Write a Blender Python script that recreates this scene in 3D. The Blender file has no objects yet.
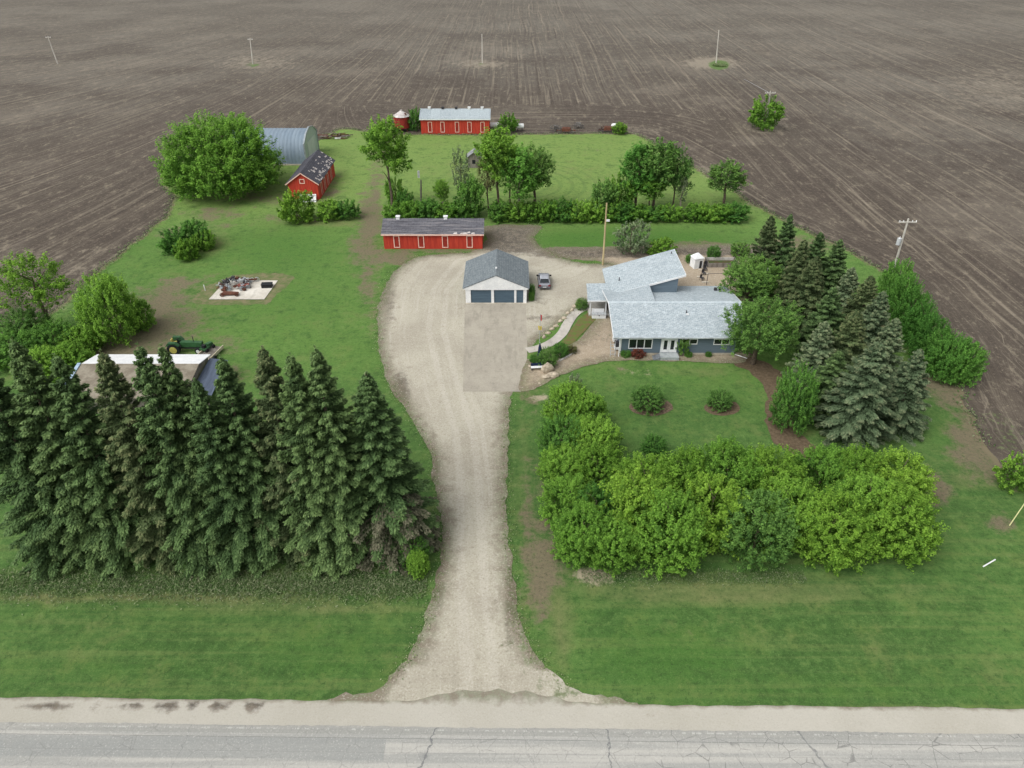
import bpy, math, random
import numpy as np
from mathutils import Vector, Matrix
from mathutils.geometry import delaunay_2d_cdt
random.seed(7)
R = math.radians
S = bpy.context.scene
COL = S.collection

# ------------------------------------------------------------ camera, sky, sun, exposure
CAM_H, PITCH, FPX = 48.0, R(34), 720.0
cd = bpy.data.cameras.new('camera'); cam = bpy.data.objects.new('camera', cd); COL.objects.link(cam)
cam.location = (0, 0, CAM_H); cam.rotation_euler = (R(90) - PITCH, 0, 0)
cd.sensor_width = 36; cd.lens = 36 * FPX / 1024; cd.clip_start = 0.5; cd.clip_end = 9000
S.camera = cam
SUN_EL, SUN_AZ = R(52), R(-128)          # azimuth from +Y, negative = west (left of the picture)
wd = bpy.data.worlds.new('World'); S.world = wd; wd.use_nodes = True
nt = wd.node_tree; bg = nt.nodes['Background']
sky = nt.nodes.new('ShaderNodeTexSky'); sky.sky_type = 'NISHITA'; sky.sun_disc = False
sky.sun_elevation = SUN_EL; sky.sun_rotation = SUN_AZ; sky.dust_density = 4; sky.air_density = 1.0
hs = nt.nodes.new('ShaderNodeHueSaturation'); hs.inputs['Saturation'].default_value = 0.12
nt.links.new(sky.outputs[0], hs.inputs['Color']); nt.links.new(hs.outputs[0], bg.inputs[0])
bg.inputs[1].default_value = 0.15
sl = bpy.data.lights.new('sun', 'SUN'); sl.energy = 0.95; sl.angle = R(45); sl.color = (1, .97, .93)
so = bpy.data.objects.new('sun', sl); COL.objects.link(so)
so.rotation_euler = Vector((-math.sin(SUN_AZ)*math.cos(SUN_EL), -math.cos(SUN_AZ)*math.cos(SUN_EL), -math.sin(SUN_EL))).to_track_quat('-Z', 'Y').to_euler()
S.view_settings.view_transform = 'Standard'; S.view_settings.look = 'None'
S.view_settings.gamma = 1; S.view_settings.exposure = 0.4
S.cycles.max_bounces = 5; S.cycles.diffuse_bounces = 3

# ------------------------------------------------------------ survey helpers (photo pixel -> metres on the ground)
def G(px, py, z=0.0):
    u = (px-512)/FPX; v = (384-py)/FPX
    dy = math.cos(PITCH)+v*math.sin(PITCH); dz = -math.sin(PITCH)+v*math.cos(PITCH)
    t = (z-CAM_H)/dz
    return Vector((u*t, dy*t, z))
def WZ(px, py, Y):
    u = (px-512)/FPX; v = (384-py)/FPX
    dy = math.cos(PITCH)+v*math.sin(PITCH); dz = -math.sin(PITCH)+v*math.cos(PITCH)
    t = Y/dy
    return u*t, CAM_H+dz*t

# ------------------------------------------------------------ materials
def lin(c):
    return tuple((x/255/12.92 if x/255 <= .04045 else ((x/255+.055)/1.055)**2.4) for x in c)+(1,)
class NB:
    """tiny node builder"""
    def __init__(s, name):
        s.m = bpy.data.materials.new(name); s.m.use_nodes = True; s.t = s.m.node_tree
        s.b = s.t.nodes['Principled BSDF']; s.b.inputs['Specular IOR Level'].default_value = .25
    def n(s, typ, **kw):
        x = s.t.nodes.new(typ)
        for k, v in kw.items(): setattr(x, k, v)
        return x
    def l(s, a, b): s.t.links.new(a, b)
    def put(s, inp, v):
        if hasattr(v, 'is_linked') or hasattr(v, 'links'): s.l(v, inp)
        else: inp.default_value = v
    def coord(s, kind='Object', scale=(1, 1, 1), rot=(0, 0, 0)):
        c = s.n('ShaderNodeTexCoord'); m = s.n('ShaderNodeMapping')
        m.inputs['Scale'].default_value = scale; m.inputs['Rotation'].default_value = rot
        s.l(c.outputs[kind], m.inputs[0]); return m.outputs[0]
    def noise(s, vec, scale, detail=3, rough=.6, dist=0):
        x = s.n('ShaderNodeTexNoise'); s.l(vec, x.inputs['Vector'])
        x.inputs['Scale'].default_value = scale; x.inputs['Detail'].default_value = detail
        x.inputs['Roughness'].default_value = rough; x.inputs['Distortion'].default_value = dist
        return x.outputs['Fac']
    def ramp(s, v, a, b, lo=0., hi=1.):
        x = s.n('ShaderNodeMapRange'); x.interpolation_type = 'SMOOTHSTEP'
        s.put(x.inputs[0], v); x.inputs[1].default_value = a; x.inputs[2].default_value = b
        x.inputs[3].default_value = lo; x.inputs[4].default_value = hi; return x.outputs[0]
    def math(s, op, a, b=0., c=0.):
        x = s.n('ShaderNodeMath', operation=op); s.put(x.inputs[0], a); s.put(x.inputs[1], b); s.put(x.inputs[2], c)
        return x.outputs[0]
    def mix(s, f, a, b, mode='MIX'):
        x = s.n('ShaderNodeMix', data_type='RGBA', blend_type=mode)
        s.put(x.inputs[0], f); s.put(x.inputs[6], a); s.put(x.inputs[7], b); return x.outputs[2]
    def attr(s, name):
        x = s.n('ShaderNodeAttribute', attribute_name=name); return x.outputs['Fac']
    def bump(s, h, st, dist=.05):
        x = s.n('ShaderNodeBump'); x.inputs['Strength'].default_value = st; x.inputs['Distance'].default_value = dist
        s.l(h, x.inputs['Height']); s.l(x.outputs[0], s.b.inputs['Normal'])
    def out(s, col, rough=.9, metal=0.):
        s.put(s.b.inputs['Base Color'], col); s.put(s.b.inputs['Roughness'], rough); s.b.inputs['Metallic'].default_value = metal
        return s.m
_mc = {}
def mat(name, c1, c2=None, scale=2., rough=.8, metal=0., bump=0., stretch=(1, 1, 1), contrast=(.35, .65), spec=None):
    if name in _mc: return _mc[name]
    q = NB(name); v = q.coord('Object', stretch)
    if c2 is None: c2 = tuple(x*.82 for x in c1)
    f = q.ramp(q.noise(v, scale, 5, .65), *contrast)
    col = q.mix(f, lin(c1), lin(c2))
    f2 = q.noise(v, scale*7, 2); col = q.mix(q.ramp(f2, .3, .7, 0, .18), col, lin(tuple(x*.6 for x in c2)))
    if bump: q.bump(q.noise(v, scale*6, 3), bump)
    if spec is not None: q.b.inputs['Specular IOR Level'].default_value = spec
    _mc[name] = q.out(col, rough, metal); return _mc[name]

def foliage(name, dark, light, tip=None, trans=.25):
    q = NB(name); v = q.coord('Object')
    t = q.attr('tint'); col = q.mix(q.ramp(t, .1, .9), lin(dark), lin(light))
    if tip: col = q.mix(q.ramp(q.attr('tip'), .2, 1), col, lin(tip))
    oi = q.n('ShaderNodeObjectInfo')
    hsv = q.n('ShaderNodeHueSaturation'); q.l(col, hsv.inputs['Color'])
    q.l(q.ramp(oi.outputs['Random'], 0, 1, .492, .506), hsv.inputs['Hue'])
    q.l(q.ramp(oi.outputs['Random'], 0, 1, 1.12, .88), hsv.inputs['Value'])
    q.out(hsv.outputs[0], .75); q.b.inputs['Specular IOR Level'].default_value = .2
    tr = q.n('ShaderNodeBsdfTranslucent'); q.l(hsv.outputs[0], tr.inputs[0])
    mx = q.n('ShaderNodeMixShader'); mx.inputs[0].default_value = trans
    q.l(q.b.outputs[0], mx.inputs[1]); q.l(tr.outputs[0], mx.inputs[2])
    q.l(mx.outputs[0], q.t.nodes['Material Output'].inputs[0])
    return q.m

# ------------------------------------------------------------ mesh helpers
class MB:
    def __init__(s, rot=0., off=(0, 0, 0)):
        s.v = []; s.f = []; s.rot = rot; s.off = Vector(off); s.sm = False
    def add(s, vs, fs):
        b = len(s.v); c, n = math.cos(s.rot), math.sin(s.rot)
        for p in vs: s.v.append((p[0]*c-p[1]*n+s.off.x, p[0]*n+p[1]*c+s.off.y, p[2]+s.off.z))
        s.f += [tuple(b+i for i in f) for f in fs]; return s
    def box(s, x0, x1, y0, y1, z0, z1):
        return s.add([(x0, y0, z0), (x1, y0, z0), (x1, y1, z0), (x0, y1, z0), (x0, y0, z1), (x1, y0, z1), (x1, y1, z1), (x0, y1, z1)],
                     [(0, 3, 2, 1), (4, 5, 6, 7), (0, 1, 5, 4), (1, 2, 6, 5), (2, 3, 7, 6), (3, 0, 4, 7)])
    def hexa(s, lo, hi):
        """two 4-point rings"""
        return s.add(list(lo)+list(hi), [(0, 3, 2, 1), (4, 5, 6, 7), (0, 1, 5, 4), (1, 2, 6, 5), (2, 3, 7, 6), (3, 0, 4, 7)])
    def slab(s, pts, th=.12):
        """thick roof plane given its top polygon"""
        n = len(pts); lo = [(p[0], p[1], p[2]-th) for p in pts]
        return s.add(lo+[tuple(p) for p in pts], [tuple(range(n))[::-1], tuple(range(n, 2*n))]+[(i, (i+1) % n, n+(i+1) % n, n+i) for i in range(n)])
    def prism(s, pts, axis, a, b):
        """extrude 2-D outline along axis: pts are (u, z) with u across"""
        n = len(pts)
        if axis == 'y': A = [(u, a, z) for u, z in pts]; B = [(u, b, z) for u, z in pts]
        else: A = [(a, u, z) for u, z in pts]; B = [(b, u, z) for u, z in pts]
        return s.add(A+B, [tuple(range(n)), tuple(range(n, 2*n))[::-1]]+[(i, n+i, n+(i+1) % n, (i+1) % n) for i in range(n)])
    def tube(s, pts, rad, n=8):
        pts = [Vector(p) for p in pts]; rad = rad if isinstance(rad, (list, tuple)) else [rad]*len(pts)
        vs = []; fs = []
        for i, p in enumerate(pts):
            d = (pts[min(i+1, len(pts)-1)]-pts[max(i-1, 0)]).normalized()
            a = d.orthogonal().normalized() if i == 0 else (a-d*a.dot(d)).normalized(); b = d.cross(a)
            for k in range(n):
                t = 2*math.pi*k/n; vs.append(p+(a*math.cos(t)+b*math.sin(t))*rad[i])
        for i in range(len(pts)-1):
            for k in range(n): fs.append((i*n+k, i*n+(k+1) % n, (i+1)*n+(k+1) % n, (i+1)*n+k))
        fs += [tuple(range(n))[::-1], tuple(range((len(pts)-1)*n, len(pts)*n))]
        return s.add(vs, fs)
    def cyl(s, c, r, z0, z1, n=16, r2=None):
        return s.tube([(c[0], c[1], z0), (c[0], c[1], z1)], [r, r if r2 is None else r2], n)
    def blob(s, c, r, seed=0, sub=2, rough=.25, n=10):
        rr = random.Random(seed); vs = []; fs = []; m = n//2+1
        ph = [rr.uniform(0, 6) for _ in range(6)]
        for i in range(m+1):
            th = math.pi*i/m
            for k in range(n):
                a = 2*math.pi*k/n
                w = 1+rough*(math.sin(2*a+ph[0]+th)*.5+math.sin(3*a+ph[1]-2*th)*.35+math.sin(5*th+ph[2])*.25)+rr.uniform(-.06, .06)
                if i in (0, m): w = 1
                vs.append((c[0]+r[0]*w*math.sin(th)*math.cos(a), c[1]+r[1]*w*math.sin(th)*math.sin(a), c[2]+r[2]*w*math.cos(th)))
        for i in range(m):
            for k in range(n): fs.append((i*n+k, (i+1)*n+k, (i+1)*n+(k+1) % n, i*n+(k+1) % n))
        return s.add(vs, fs)
    def build(s, name, m, parent=None, smooth=False, **props):
        me = bpy.data.meshes.new(name); me.from_pydata(s.v, [], s.f); me.validate(); me.materials.append(m)
        if smooth: me.polygons.foreach_set('use_smooth', [True]*len(me.polygons))
        o = bpy.data.objects.new(name, me); COL.objects.link(o)
        if parent: o.parent = parent
        for k, v in props.items(): o[k] = v
        return o
def tag(o, label, cat, group=None, kind=None):
    o['label'] = label; o['category'] = cat
    if group: o['group'] = group
    if kind: o['kind'] = kind
    return o
def thing(name, label, cat, loc=(0, 0, 0), rz=0., group=None):
    o = bpy.data.objects.new(name, None); COL.objects.link(o); o.location = loc; o.rotation_euler = (0, 0, rz)
    o.empty_display_size = .3
    return tag(o, label, cat, group)

# ------------------------------------------------------------ ground sheets
rs = np.random.RandomState(3)
def pip(P, poly):
    x, y = P[:, 0], P[:, 1]; ins = np.zeros(len(P), bool); n = len(poly)
    for i in range(n):
        x1, y1 = poly[i]; x2, y2 = poly[(i+1) % n]
        if y1 == y2: continue
        c = ((y1 > y) != (y2 > y)) & (x < (x2-x1)*(y-y1)/(y2-y1)+x1); ins ^= c
    return ins
def seg_dist(P, poly, closed=True):
    d = np.full(len(P), 1e9); n = len(poly)
    for i in range(n if closed else n-1):
        a = np.array(poly[i]); b = np.array(poly[(i+1) % n]); ab = b-a
        t = np.clip(((P-a)@ab)/max(ab@ab, 1e-9), 0, 1)
        d = np.minimum(d, np.linalg.norm(P-(a+t[:, None]*ab), axis=1))
    return d
def wob(x, y, s, seed=0):
    r = random.Random(seed); v = 0
    for k in range(4):
        a = r.uniform(0, 6.28); fq = (1.7**k)/s
        v = v+math.sin((x*math.cos(a)+y*math.sin(a))*fq*2*math.pi+r.uniform(0, 6))*(.62**k)
    return v/1.8
def smooth_poly(pts, step, jit=0., seed=0, wl=4.):
    """Catmull-Rom through the points, resampled, with a wandering edge"""
    pts = [Vector((p[0], p[1])) for p in pts]; n = len(pts); out = []
    for i in range(n):
        p0, p1, p2, p3 = pts[i-1], pts[i], pts[(i+1) % n], pts[(i+2) % n]
        L = (p2-p1).length; k = max(1, int(L/step))
        soft = L < 45
        for j in range(k):
            t = j/k
            if soft:
                q = .5*((2*p1)+(p2-p0)*t+(2*p0-5*p1+4*p2-p3)*t*t+(3*p1-p0-3*p2+p3)*t**3)
                lq = p1+(p2-p1)*t; q = lq+(q-lq)*min(1, 8/L) if L > 8 else q
            else: q = p1+(p2-p1)*t
            out.append(q)
    res = []
    for i, q in enumerate(out):
        d = (out[(i+1) % len(out)]-out[i-1]); nn = Vector((-d.y, d.x)).normalized() if d.length > 1e-6 else Vector((0, 0))
        res.append(tuple(q+nn*jit*(wob(q.x, q.y, wl, seed)+.6*wob(q.x, q.y, wl*.22, seed+1))))
    return res
def pxpoly(pts): return [tuple(G(*p)[:2]) for p in pts]
def to_px(P):
    X, Y = P[:, 0], P[:, 1]; d = Y*math.cos(PITCH)+CAM_H*math.sin(PITCH)
    h = -CAM_H*math.cos(PITCH)+Y*math.sin(PITCH)
    return 512+FPX*X/d, 384-FPX*h/d
def sheet(name, poly, z, m, spacing=1., attrs=None, thick=0.):
    P = np.array(poly); lo = P.min(0); hi = P.max(0)
    gx, gy = np.meshgrid(np.arange(lo[0], hi[0], spacing), np.arange(lo[1], hi[1], spacing))
    g = np.stack([gx.ravel(), gy.ravel()], 1)+rs.uniform(-.2, .2, (gx.size, 2))*spacing
    g = g[pip(g, poly)]; g = g[seg_dist(g, poly) > spacing*.45]
    allp = np.concatenate([P, g]); n = len(P)
    vs, _, fs, _, _, _ = delaunay_2d_cdt([Vector(p) for p in allp.tolist()], [], [list(range(n))], 1, 1e-5)
    V = np.array([(v.x, v.y) for v in vs])
    me = bpy.data.meshes.new(name)
    me.from_pydata([(v[0], v[1], z) for v in V], [], [tuple(f) for f in fs])
    me.update()
    if sum(p.normal.z for p in list(me.polygons)[:50]) < 0: me.flip_normals()
    if attrs:
        for k, fn in attrs.items():
            a = me.attributes.new(k, 'FLOAT', 'POINT'); a.data.foreach_set('value', np.asarray(fn(V, poly), dtype=np.float32))
    me.materials.append(m)
    o = bpy.data.objects.new(name, me); COL.objects.link(o); o['kind'] = 'structure'; return o
def ell(lst):
    """soft elliptical patches listed in photo pixels, laid on the ground"""
    def fn(V, poly):
        x, y = to_px(V); r = np.zeros(len(V))
        for cx, cy, rx, ry, s in lst:
            d = np.sqrt(((x-cx)/rx)**2+((y-cy)/ry)**2); r = np.maximum(r, s*1.2*np.clip(1.45-d, 0, 1))
        return r
    return fn
edge_fn = lambda V, poly: seg_dist(V, poly)

# --- field
yard_px = [(-420, 470), (-180, 400), (-60, 358), (0, 338), (44, 318), (70, 297), (98, 272), (140, 238), (168, 213), (172, 196), (160, 180), (180, 160), (225, 148), (262, 142),
           (320, 136), (345, 129), (392, 134), (480, 135), (560, 134), (628, 134), (650, 141), (668, 152), (700, 171), (735, 192), (765, 211), (800, 228),
           (850, 252), (900, 282), (938, 330), (960, 385), (975, 425), (1000, 466), (1024, 482), (1090, 505), (1250, 560), (1500, 640)]
yard = [tuple(G(*p)[:2]) for p in yard_px]
yL, yR = -150., 150.
lawn_c = [(yL, 28.8), (yL, 70)]+yard+[(yR, 48), (yR, 27.4)]
def field_mat():
    q = NB('tilled_soil'); tc = q.n('ShaderNodeTexCoord'); P = tc.outputs['Object']
    sx = q.n('ShaderNodeSeparateXYZ'); q.l(P, sx.inputs[0]); X, Y = sx.outputs[0], sx.outputs[1]
    # lines run away from the road; west of the yard they lean east
    lean = q.ramp(X, -25., -170., 0, .95)
    U = q.math('SUBTRACT', X, q.math('MULTIPLY', lean, q.math('SUBTRACT', Y, 120.)))
    wv = q.noise(P, .012, 2); U = q.math('ADD', U, q.math('MULTIPLY', wv, 4.))
    def streak(u, v, fu, fv, det=3):
        c = q.n('ShaderNodeCombineXYZ'); q.l(q.math('MULTIPLY', u, fu), c.inputs[0]); q.put(c.inputs[1], q.math('MULTIPLY', v, fv))
        return q.noise(c.outputs[0], 1., det, .7)
    s1 = streak(U, Y, 1.3, .012, 4); s2 = streak(U, Y, .3, .004, 3)
    # headland passes follow the yard edge
    D = q.attr('head'); hd = q.attr('headw')
    s3 = streak(D, q.math('ADD', X, Y), 1.1, .02); s4 = streak(D, q.math('ADD', X, Y), .28, .008, 2)
    f1 = q.mix(hd, s1, s3); f2 = q.mix(hd, s2, s4)
    # rings around the power poles
    pole_r = q.attr('ring'); pw = q.attr('ringw')
    s5 = streak(pole_r, Y, 1.3, .01); s6 = streak(pole_r, Y, .4, .004, 2)
    f1 = q.mix(pw, f1, s5); f2 = q.mix(pw, f2, s6)
    big = q.noise(P, .013, 4, .6); mid = streak(U, Y, .12, .035, 4); fine = q.noise(P, 1.6, 4, .75); grit = q.noise(P, 7., 3, .7)
    col = q.mix(q.ramp(big, .38, .64), lin((84, 78, 70)), lin((106, 101, 92)))
    col = q.mix(q.ramp(q.attr('near'), 0, 1, 0, .85), col, lin((75, 67, 59)))
    col = q.mix(q.ramp(f2, .45, .62, 0, .45), col, lin((74, 65, 59)))
    col = q.mix(q.ramp(f1, .5, .68, 0, .5), col, lin((66, 57, 51)))
    col = q.mix(q.ramp(f1, .46, .32, 0, .55), col, lin((146, 136, 119)))
    col = q.mix(q.ramp(mid, .52, .72, 0, .22), col, lin((132, 122, 106)))
    # individual drill passes: crisp pale and dark lines that come and go
    def passes(u, per, w, seed, amt, colr):
        c = q.math('ADD', q.math('DIVIDE', u, per), q.math('MULTIPLY', q.noise(P, .012+seed*.002, 1), .8))
        t = q.math('ABSOLUTE', q.math('SUBTRACT', q.math('FRACT', c), .5))
        return q.mix(q.math('MULTIPLY', q.ramp(t, w, w*.35), q.ramp(streak(u, Y, .35, .013, 3), .44, .62, 0, amt)), col, lin(colr))
    Uh = q.math('ADD', q.math('MULTIPLY', U, q.math('SUBTRACT', 1., hd)), q.math('MULTIPLY', D, hd))
    col = passes(Uh, 2.1, .2, 1, .3, (140, 130, 114)); col = passes(Uh, 3.3, .16, 2, .5, (62, 54, 49)); col = passes(Uh, 11.5, .03, 3, .4, (150, 140, 124))
    blot = q.noise(P, .028, 5, .65); col = q.mix(q.ramp(blot, .5, .64, 0, .6), col, lin((68, 60, 54))); col = q.mix(q.ramp(blot, .47, .34, 0, .4), col, lin((124, 116, 104)))
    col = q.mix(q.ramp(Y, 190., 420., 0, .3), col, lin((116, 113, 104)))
    col = passes(Uh, 1.45, .2, 4, .35, (60, 52, 47)); col = passes(Uh, 5.3, .09, 5, .35, (150, 140, 123))
    clod = q.noise(q.coord('Object', (1, .45, 1)), .55, 5, .8)
    col = q.mix(q.ramp(clod, .52, .66, 0, .4), col, lin((142, 132, 114))); col = q.mix(q.ramp(clod, .48, .34, 0, .45), col, lin((66, 58, 52)))
    col = q.mix(q.ramp(fine, .55, .72, 0, .55), col, lin((158, 147, 125)))
    col = q.mix(q.ramp(fine, .45, .3, 0, .5), col, lin((64, 56, 50)))
    col = q.mix(q.ramp(grit, .58, .7, 0, .4), col, lin((168, 158, 138)))
    col = q.mix(q.ramp(q.math('ADD', q.attr('pale'), q.math('MULTIPLY', q.math('SUBTRACT', clod, .5), 2.4)), .1, .95, 0, .7), col, lin((146, 137, 121)))
    gr = q.math('ADD', q.attr('green'), q.math('MULTIPLY', q.math('SUBTRACT', fine, .5), 1.2))
    col = q.mix(q.ramp(gr, .45, .8, 0, .85), col, lin((82, 112, 52)))
    q.bump(q.math('ADD', q.math('MULTIPLY', f1, 1.), q.math('MULTIPLY', fine, .8)), .6, .15)
    return q.out(col, .95)
POLES = [(-159, 271.7), (-90.5, 271.2), (-10.4, 273), (71.3, 271.2), (64.9, 189.5)]
xs = np.concatenate([[-3500, -1800, -1000, -650, -480], np.arange(-380, 381, 3.), [480, 650, 1000, 1800, 3500]])
ys = np.concatenate([[-300, -60, 0], np.arange(20, 500, 3.), [560, 700, 1000, 1700, 3000, 6000]])
gx, gy = np.meshgrid(xs, ys); V = np.stack([gx.ravel(), gy.ravel()], 1); nx, ny = len(xs), len(ys)
ii = (np.arange(ny-1)[:, None]*nx+np.arange(nx-1)[None]).ravel()
F = np.stack([ii, ii+1, ii+nx+1, ii+nx], 1)
me = bpy.data.meshes.new('field'); me.vertices.add(len(V)); me.vertices.foreach_set('co', np.concatenate([V, np.zeros((len(V), 1))], 1).ravel())
me.loops.add(F.size); me.loops.foreach_set('vertex_index', F.ravel().astype(np.int32)); me.polygons.add(len(F))
me.polygons.foreach_set('loop_start', (np.arange(len(F))*4).astype(np.int32)); me.update(calc_edges=True); me.validate()
dist = seg_dist(V, yard, False)
def setattr_(me, k, v):
    a = me.attributes.new(k, 'FLOAT', 'POINT'); a.data.foreach_set('value', np.asarray(v, dtype=np.float32))
setattr_(me, 'head', np.minimum(dist, 300))
topside = np.clip((V[:, 1]-120)/30, 0, 1)
setattr_(me, 'headw', np.clip((30*(.3+.7*topside)-dist)/6, 0, 1)*np.clip((V[:, 0]+62)/25, 0, 1)*np.where(V[:, 0] > 50, np.clip((10-dist)/5, 0, 1), 1))
setattr_(me, 'near', np.clip(1.1-dist/90., 0, 1))
ring = np.full(len(V), 400.); 
for p in POLES: ring = np.minimum(ring, np.hypot((V[:, 0]-p[0])*.75, V[:, 1]-p[1]))
setattr_(me, 'ring', ring); setattr_(me, 'ringw', np.clip((11-ring)/8, 0, .6))
pl = ell([(258, 63, 36, 7, .45), (482, 64, 26, 4, .6), (712, 63, 26, 6, .9), (768, 126, 22, 8, .6), (60, 64, 10, 3, .3), (640, 131, 30, 4, .4), (700, 170, 20, 6, .5), (1000, 90, 60, 25, .3), (40, 262, 160, 14, .25)])
setattr_(me, 'pale', pl(V, None))
gn = ell([(253, 65, 7, 2.5, .8), (482, 64, 8, 2, .55), (719, 65, 10, 5, 1.2), (58, 64, 5, 2, .5), (990, 420, 26, 14, .5), (768, 126, 9, 4, .8), (1010, 440, 40, 18, .45)])
setattr_(me, 'green', gn(V, None))
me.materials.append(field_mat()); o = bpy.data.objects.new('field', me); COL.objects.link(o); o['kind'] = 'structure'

# --- lawn
def lawn_mat():
    q = NB('mown_grass'); tc = q.n('ShaderNodeTexCoord'); P = tc.outputs['Object']
    sx = q.n('ShaderNodeSeparateXYZ'); q.l(P, sx.inputs[0]); X, Y = sx.outputs[0], sx.outputs[1]
    big = q.noise(P, .045, 4, .6); mid = q.noise(P, .35, 5, .65); fine = q.noise(P, 3.2, 5, .75); tiny = q.noise(P, 11., 3, .8)
    base = q.mix(q.ramp(big, .35, .65), lin((66, 98, 46)), lin((80, 114, 54)))
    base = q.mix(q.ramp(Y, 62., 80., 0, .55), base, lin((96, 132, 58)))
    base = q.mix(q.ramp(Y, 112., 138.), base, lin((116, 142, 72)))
    # mowing passes
    mp = q.coord('Object', (.03, 1.1, 1)); st = q.noise(mp, 1., 3, .6)
    stw = q.ramp(Y, 60., 46., .1, .45)
    base = q.mix(q.math('MULTIPLY', q.ramp(st, .45, .66), stw), base, lin((108, 122, 70)))
    base = q.mix(q.math('MULTIPLY', q.ramp(st, .48, .3), stw), base, lin((58, 92, 38)))
    # arcs of the far mowing
    vd = q.n('ShaderNodeVectorMath', operation='DISTANCE'); q.l(P, vd.inputs[0]); vd.inputs[1].default_value = (2., 143., 0)
    aw = q.math('MULTIPLY', q.ramp(vd.outputs['Value'], 22., 14., 0, .4), q.ramp(Y, 118., 126.))
    sn = q.math('SINE', q.math('MULTIPLY', vd.outputs['Value'], 2.6))
    base = q.mix(q.math('MULTIPLY', q.ramp(sn, 0, 1), aw), base, lin((84, 112, 58)))
    base = q.mix(q.ramp(mid, .5, .75, 0, .55), base, lin((110, 128, 66)))
    base = q.mix(q.ramp(mid, .48, .28, 0, .6), base, lin((52, 80, 36)))
    gr_ = q.noise(P, 1.15, 6, .8); base = q.mix(q.ramp(gr_, .51, .64, 0, .5), base, lin((104, 132, 72))); base = q.mix(q.ramp(gr_, .49, .37, 0, .5), base, lin((46, 74, 34)))
    gr2 = q.noise(P, .2, 5, .75); base = q.mix(q.ramp(gr2, .53, .68, 0, .4), base, lin((112, 122, 72))); base = q.mix(q.ramp(gr2, .47, .34, 0, .35), base, lin((52, 88, 38)))
    def thr(a, amp, n): return q.math('ADD', q.attr(a), q.math('MULTIPLY', q.math('SUBTRACT', n, .5), amp))
    mx = q.math('ADD', q.math('MULTIPLY', mid, .45), q.math('ADD', q.math('MULTIPLY', gr_, .35), q.math('MULTIPLY', gr2, .2)))
    base = q.mix(q.ramp(thr('lush', 2.6, mx), .2, 1.2, 0, .6), base, lin((60, 104, 36)))
    base = q.mix(q.ramp(thr('dry', 1.8, mx), .25, 1.1, 0, .75), base, lin((122, 120, 82)))
    base = q.mix(q.ramp(thr('soil', 4.5, mx), .33, .98, 0, .9), base, q.mix(fine, lin((92, 80, 68)), lin((132, 119, 99))))
    base = q.mix(q.ramp(thr('sand', 3.2, mx), .45, .95, 0, .9), base, q.mix(fine, lin((150, 138, 118)), lin((184, 172, 150))))
    base = q.mix(q.ramp(fine, .54, .74, 0, .35), base, lin((124, 140, 80)))
    base = q.mix(q.ramp(fine, .47, .3, 0, .6), base, lin((40, 66, 30)))
    base = q.mix(q.ramp(tiny, .55, .7, 0, .3), base, lin((140, 158, 96)))
    base = q.mix(q.ramp(tiny, .45, .3, 0, .35), base, lin((36, 58, 28)))
    # frayed border with bare ground
    e = q.math('ADD', q.attr('edge'), q.math('MULTIPLY', q.math('SUBTRACT', mx, .5), 5.))
    base = q.mix(q.ramp(e, .75, .1, 0, .85), base, lin((120, 110, 88)))
    q.bump(q.math('ADD', fine, tiny), .55, .08)
    return q.out(base, .95)
LM = lawn_mat()
soil = ell([(545, 575, 22, 30, .8), (552, 520, 12, 40, .7), (190, 290, 50, 16, .6), (150, 320, 60, 34, .75), (110, 350, 60, 20, .8), (368, 240, 10, 40, .8), (374, 195, 9, 30, .7), (260, 200, 70, 7, .5), (400, 262, 10, 6, .8), (985, 450, 40, 40, .7), (382, 150, 12, 20, .6), (366, 285, 9, 30, .7), (388, 330, 8, 40, .6), (400, 255, 20, 8, .8), (290, 218, 60, 5, .5), (120, 375, 40, 10, .6), (540, 480, 10, 30, .5), (548, 590, 10, 30, .7), (515, 620, 8, 30, .6), (560, 400, 8, 10, .6), (930, 500, 14, 30, .5), (60, 272, 0.1, .1, 0), (178, 285, 30, 10, .7), (165, 300, 34, 16, .75), (145, 330, 40, 30, .95), (120, 345, 45, 26, .95), (168, 232, 20, 6, .55), (205, 225, 40, 5, .45), (215, 214, 36, 8, .6),
            (370, 215, 14, 26, .85), (378, 170, 9, 30, .5), (362, 250, 16, 26, .7), (372, 300, 14, 40, .45), (390, 258, 34, 8, .8), (440, 250, 50, 5, .7),
            (300, 196, 40, 7, .55), (330, 190, 14, 20, .55), (240, 170, 50, 6, .3), (232, 196, 50, 9, .5),
            (545, 560, 26, 26, .85), (560, 580, 20, 14, .6), (532, 520, 14, 26, .6), (560, 440, 10, 50, .7), (540, 610, 12, 26, .55), (530, 400, 14, 18, .5),
            (980, 440, 34, 40, .85), (955, 395, 26, 16, .95), (1010, 470, 20, 14, .85), (940, 488, 12, 18, .9), (1000, 522, 16, 12, .8), (905, 320, 60, 14, .7), (935, 380, 34, 18, .85),
            (530, 500, 10, 60, .5), (230, 372, 18, 12, .5), (216, 318, 30, 8, .5), (225, 345, 26, 12, .45), (590, 150, 14, 3, .4), (630, 370, 16, 5, .4),
            (800, 245, 50, 10, .7), (690, 246, 60, 5, .8), (490, 500, .1, .1, 0)])
sand = ell([(600, 578, 30, 8, 1.), (640, 372, 22, 5, .6), (256, 277, 30, 3.5, .7), (540, 398, 12, 6, .7), (700, 178, 40, 2, .2), (645, 132, 24, 4, .5), (675, 155, 14, 5, .5), (710, 175, 14, 6, .5), (752, 205, 14, 7, .5), (64, 305, 16, 10, .5)])
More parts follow.
